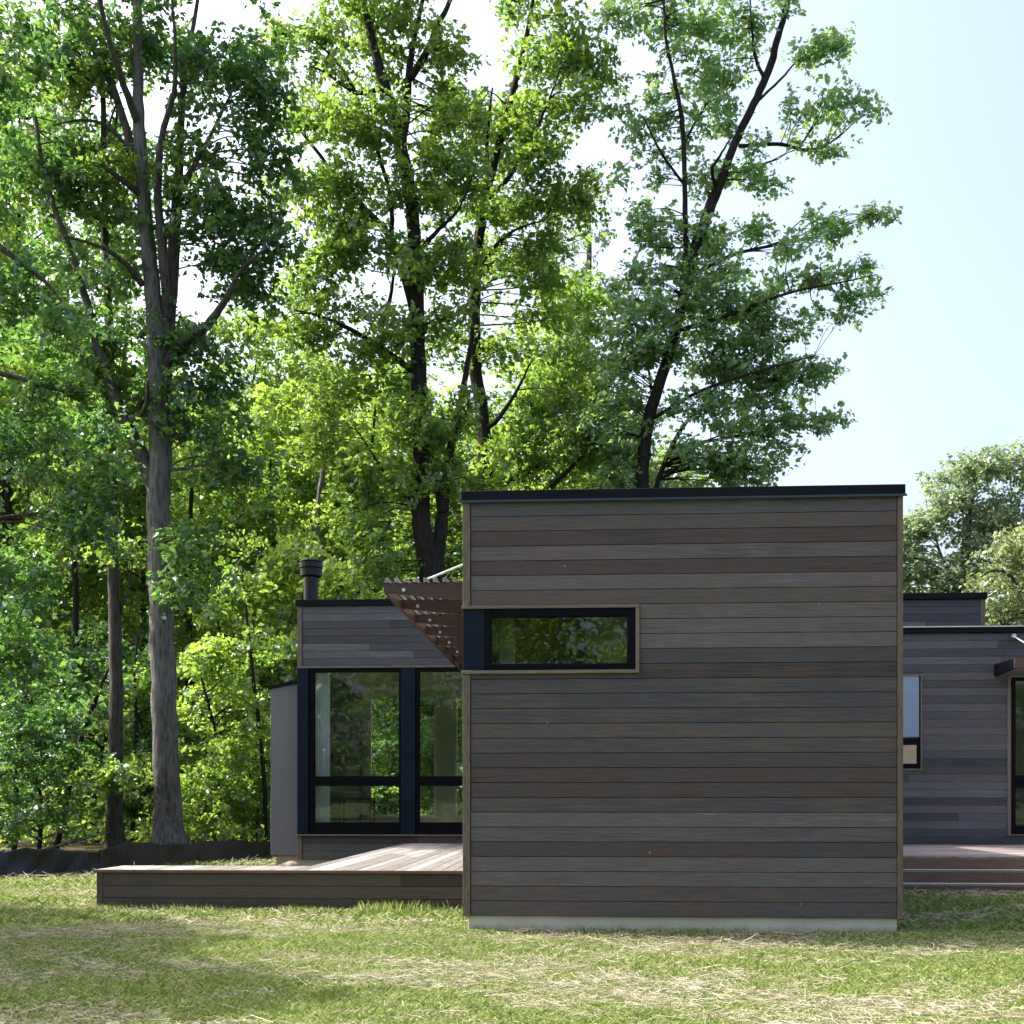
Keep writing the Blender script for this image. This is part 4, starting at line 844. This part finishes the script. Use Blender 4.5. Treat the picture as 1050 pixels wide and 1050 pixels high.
# far-off wood and ground layer: masses
def mass(name, n_, fn, size, mat, label, cat):
    c, r = fn(n_); V = leaves(c, r, 60, size, seed=77); o = link(name, np_mesh(name, V, 4), M[mat]); tag(o, label, cat, kind='stuff'); return o
def far(n_):
    px = rng.uniform(-260, 640, n_); Y = rng.uniform(68, 92, n_); x = (px-600)/F*Y
    tp = 23+3*np.sin(px*.013)+2.2*np.sin(px*.047+1); tp = np.where(px > 480, tp-8, tp)
    z = rng.random(n_)**.8*tp; return np.stack([x, Y, z], 1), rng.uniform(1, 1.9, n_)
mass('distant_woods', 2200, far, .42, 'leaf_bright', 'bright leafy wood closing the view far behind the trunks', 'woods')
def far2(n_):
    px = rng.uniform(860, 1300, n_); Y = rng.uniform(75, 95, n_); x = (px-600)/F*Y
    z = rng.random(n_)**.8*(17+2*np.sin(px*.03)); return np.stack([x, Y, z], 1), rng.uniform(1, 1.9, n_)
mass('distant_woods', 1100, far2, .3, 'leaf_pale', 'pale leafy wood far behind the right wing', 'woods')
def far3(n_):
    x = rng.uniform(-60, 75, n_); Y = rng.uniform(-36, -26, n_)
    return np.stack([x, Y, rng.random(n_)**.8*(10.5+1.5*np.sin(x*.3))], 1), rng.uniform(1, 1.9, n_)
mass('distant_woods', 1700, far3, .42, 'leaf_deep', 'leafy wood across the lawn, reflected in the window panes', 'woods')
def under(n_):
    px = rng.uniform(-150, 520, n_); Y = 28+rng.random(n_)**1.1*26; x = (px-600)/F*Y
    keep = (Y > 28.5) | (px < 260); x, Y = x[keep], Y[keep]; r = rng.uniform(.25, .6, len(x))
    return np.stack([x, Y, r*.6+rng.random(len(x))**2.2*1.7], 1), r
mass('undergrowth', 620, under, .12, 'leaf_bright', 'low bright undergrowth covering the forest floor', 'undergrowth')

# fallen sticks on the forest floor
sp_ = MB(); 
for i, (px, Y, L, ang, lab) in enumerate([(36, 25.5, 1.6, .35, 'pale fallen branch propped up behind the left end of the fence')]):
    b = P(px, 870, Y); b.z = .1; d = Vector((math.cos(ang), .3, math.sin(ang)*.8))
    o = MB().tube([b, b+d*L*.5, b+d*L], [.035, .028, .012], 7).tube([b+d*L*.5, b+d*L*.5+Vector((.2, .1, .35))], [.018, .006], 5).build('fallen_branch', M['bark_grey'], None, True); tag(o, lab, 'branch')

# ================================================================ LAWN COVER
def on_lawn(x, y):
    ok = np.ones(len(x), bool)
    def cut(x0, x1, y0, y1):
        nonlocal ok; ok &= ~((x > x0) & (x < x1) & (y > y0) & (y < y1))
    cut(bx0+.03, bx1-.03, BY+.03, 40); cut(dx0-.03, dxr+.2, dy0-.02, dy1+.02); cut(dxm, bx0+.2, dy0, 40); cut(lx0-.02, 4, WY+.02, 40); cut(gx0, lx0+.1, gy, 40); cut(rxa-.1, rxb, ry0-.62, 40)
    # behind the silt fence
    fxs = np.array([p[0] for p in pts]); fys = np.array([p[1] for p in pts]); lim = np.interp(x, fxs, fys); ok &= ~((x < 0) & (y > lim-.06))
    return ok
pts = [(X(a, b), b, c) for a, b, c, _ in fp]
def scatter(n_, y0, y1, pw=1.):
    y = y0+(y1-y0)*rng.random(n_)**pw; hw0 = -.53*y-2.2; hw1 = .42*y+1.6
    return hw0+(hw1-hw0)*rng.random(n_), y
def grass(n_, y0, y1, hmin, hmax, wd, pw):
    x, y = scatter(n_, y0, y1, pw); p = np.tanh(2*patch(x, y))
    keep = on_lawn(x, y) & (rng.random(n_) < np.clip(.66-.5*p, .2, 1)); x, y, p = x[keep], y[keep], p[keep]; m_ = len(x)
    h = rng.uniform(hmin, hmax, m_)*np.clip(1.05-.5*p, .5, 1.5); a_ = rng.random(m_)*6.28; w_ = wd*rng.uniform(.7, 1.3, m_)
    le = rng.uniform(.15, 1.7, m_)*h; b_ = rng.random(m_)*6.28
    z0 = np.zeros(m_); dx, dy = np.cos(a_)*w_, np.sin(a_)*w_
    mx_, my_ = x+.35*le*np.cos(b_), y+.35*le*np.sin(b_)
    return np.stack([np.stack([x-dx, y-dy, z0], 1), np.stack([x+dx, y+dy, z0], 1), np.stack([mx_+dx*.7, my_+dy*.7, h*.6], 1), np.stack([x+le*np.cos(b_), y+le*np.sin(b_), h], 1)], 1).reshape(-1, 3)
V = np.concatenate([grass(560000, 6.1, 11.5, .010, .034, .0020, 1.25), grass(135000, 11.5, 17, .025, .06, .0045, 1.1), grass(60000, 17, 26, .03, .07, .007, 1.)])
# taller tufts along the deck and the foundation
def tuft(n_, x0, x1, y, hmax):
    x = rng.uniform(x0, x1, n_); yy = y-rng.random(n_)**1.4*.5; dens_ = np.sin(x*2.3)+np.sin(x*5.7+1)+.9; k = rng.random(n_)*2.6 < dens_; x, yy = x[k], yy[k]; m_ = len(x)
    h = .03+(hmax-.03)*rng.random(m_)**1.8; a_ = rng.random(m_)*6.28; le = rng.uniform(.1, .5, m_)*h; dx, dy = np.cos(a_)*.004, np.sin(a_)*.004; b_ = rng.random(m_)*6.28
    z0 = np.zeros(m_)
    return np.stack([np.stack([x-dx, yy-dy, z0], 1), np.stack([x+dx, yy+dy, z0], 1), np.stack([x+.3*le*np.cos(b_)+dx, yy-.3*le*abs(np.sin(b_)), h*.6], 1), np.stack([x+le*np.cos(b_), yy-le*abs(np.sin(b_)), h], 1)], 1).reshape(-1, 3)
V = np.concatenate([V, tuft(4200, dx0, dxr, dy0-.06, .11), tuft(5000, bx0, bx1, BY+.03, .07), tuft(1800, -2.9, dxr, dy0-.06, .17)])
tag(link('grass', np_mesh('grass', V, 4), M['blade']), 'short patchy green grass of the lawn', 'grass', kind='stuff')
def straw(n_, y0, y1, L0, L1, wd, pw, thr=.25):
    x, y = scatter(n_, y0, y1, pw); p = np.tanh(2*patch(x, y)); keep = on_lawn(x, y) & (rng.random(n_) < np.clip(.34+.62*p, .08, 1)); x, y = x[keep], y[keep]; m_ = len(x)
    L = rng.uniform(L0, L1, m_); a_ = rng.random(m_)*6.28; w_ = wd*rng.uniform(.6, 1.3, m_); z = rng.uniform(.004, .045, m_); ti = rng.normal(size=m_)*.16
    d = np.stack([np.cos(a_), np.sin(a_)*.9, ti], 1)*L[:, None]*.5; pw_ = np.stack([-np.sin(a_), np.cos(a_), np.zeros(m_)], 1)*w_[:, None]
    c = np.stack([x, y, z+np.abs(d[:, 2])], 1); up_ = np.array([0, 0, 1])*w_[:, None]*.8
    return np.stack([c-d-pw_, c+d-pw_*.6, c+d+pw_*.6+up_, c-d+pw_+up_], 1).reshape(-1, 3)
V = np.concatenate([straw(150000, 6.1, 11.8, .02, .12, .0010, 1.25), straw(2200, 6.1, 11.8, .15, .28, .0015, 1.2), straw(40000, 11.8, 18, .05, .18, .0025, 1.1), straw(14000, 18, 25, .1, .3, .005, 1.)])
tag(link('straw', np_mesh('straw', V, 4), M['straw']), 'dry straw strewn over the lawn', 'straw', kind='stuff')
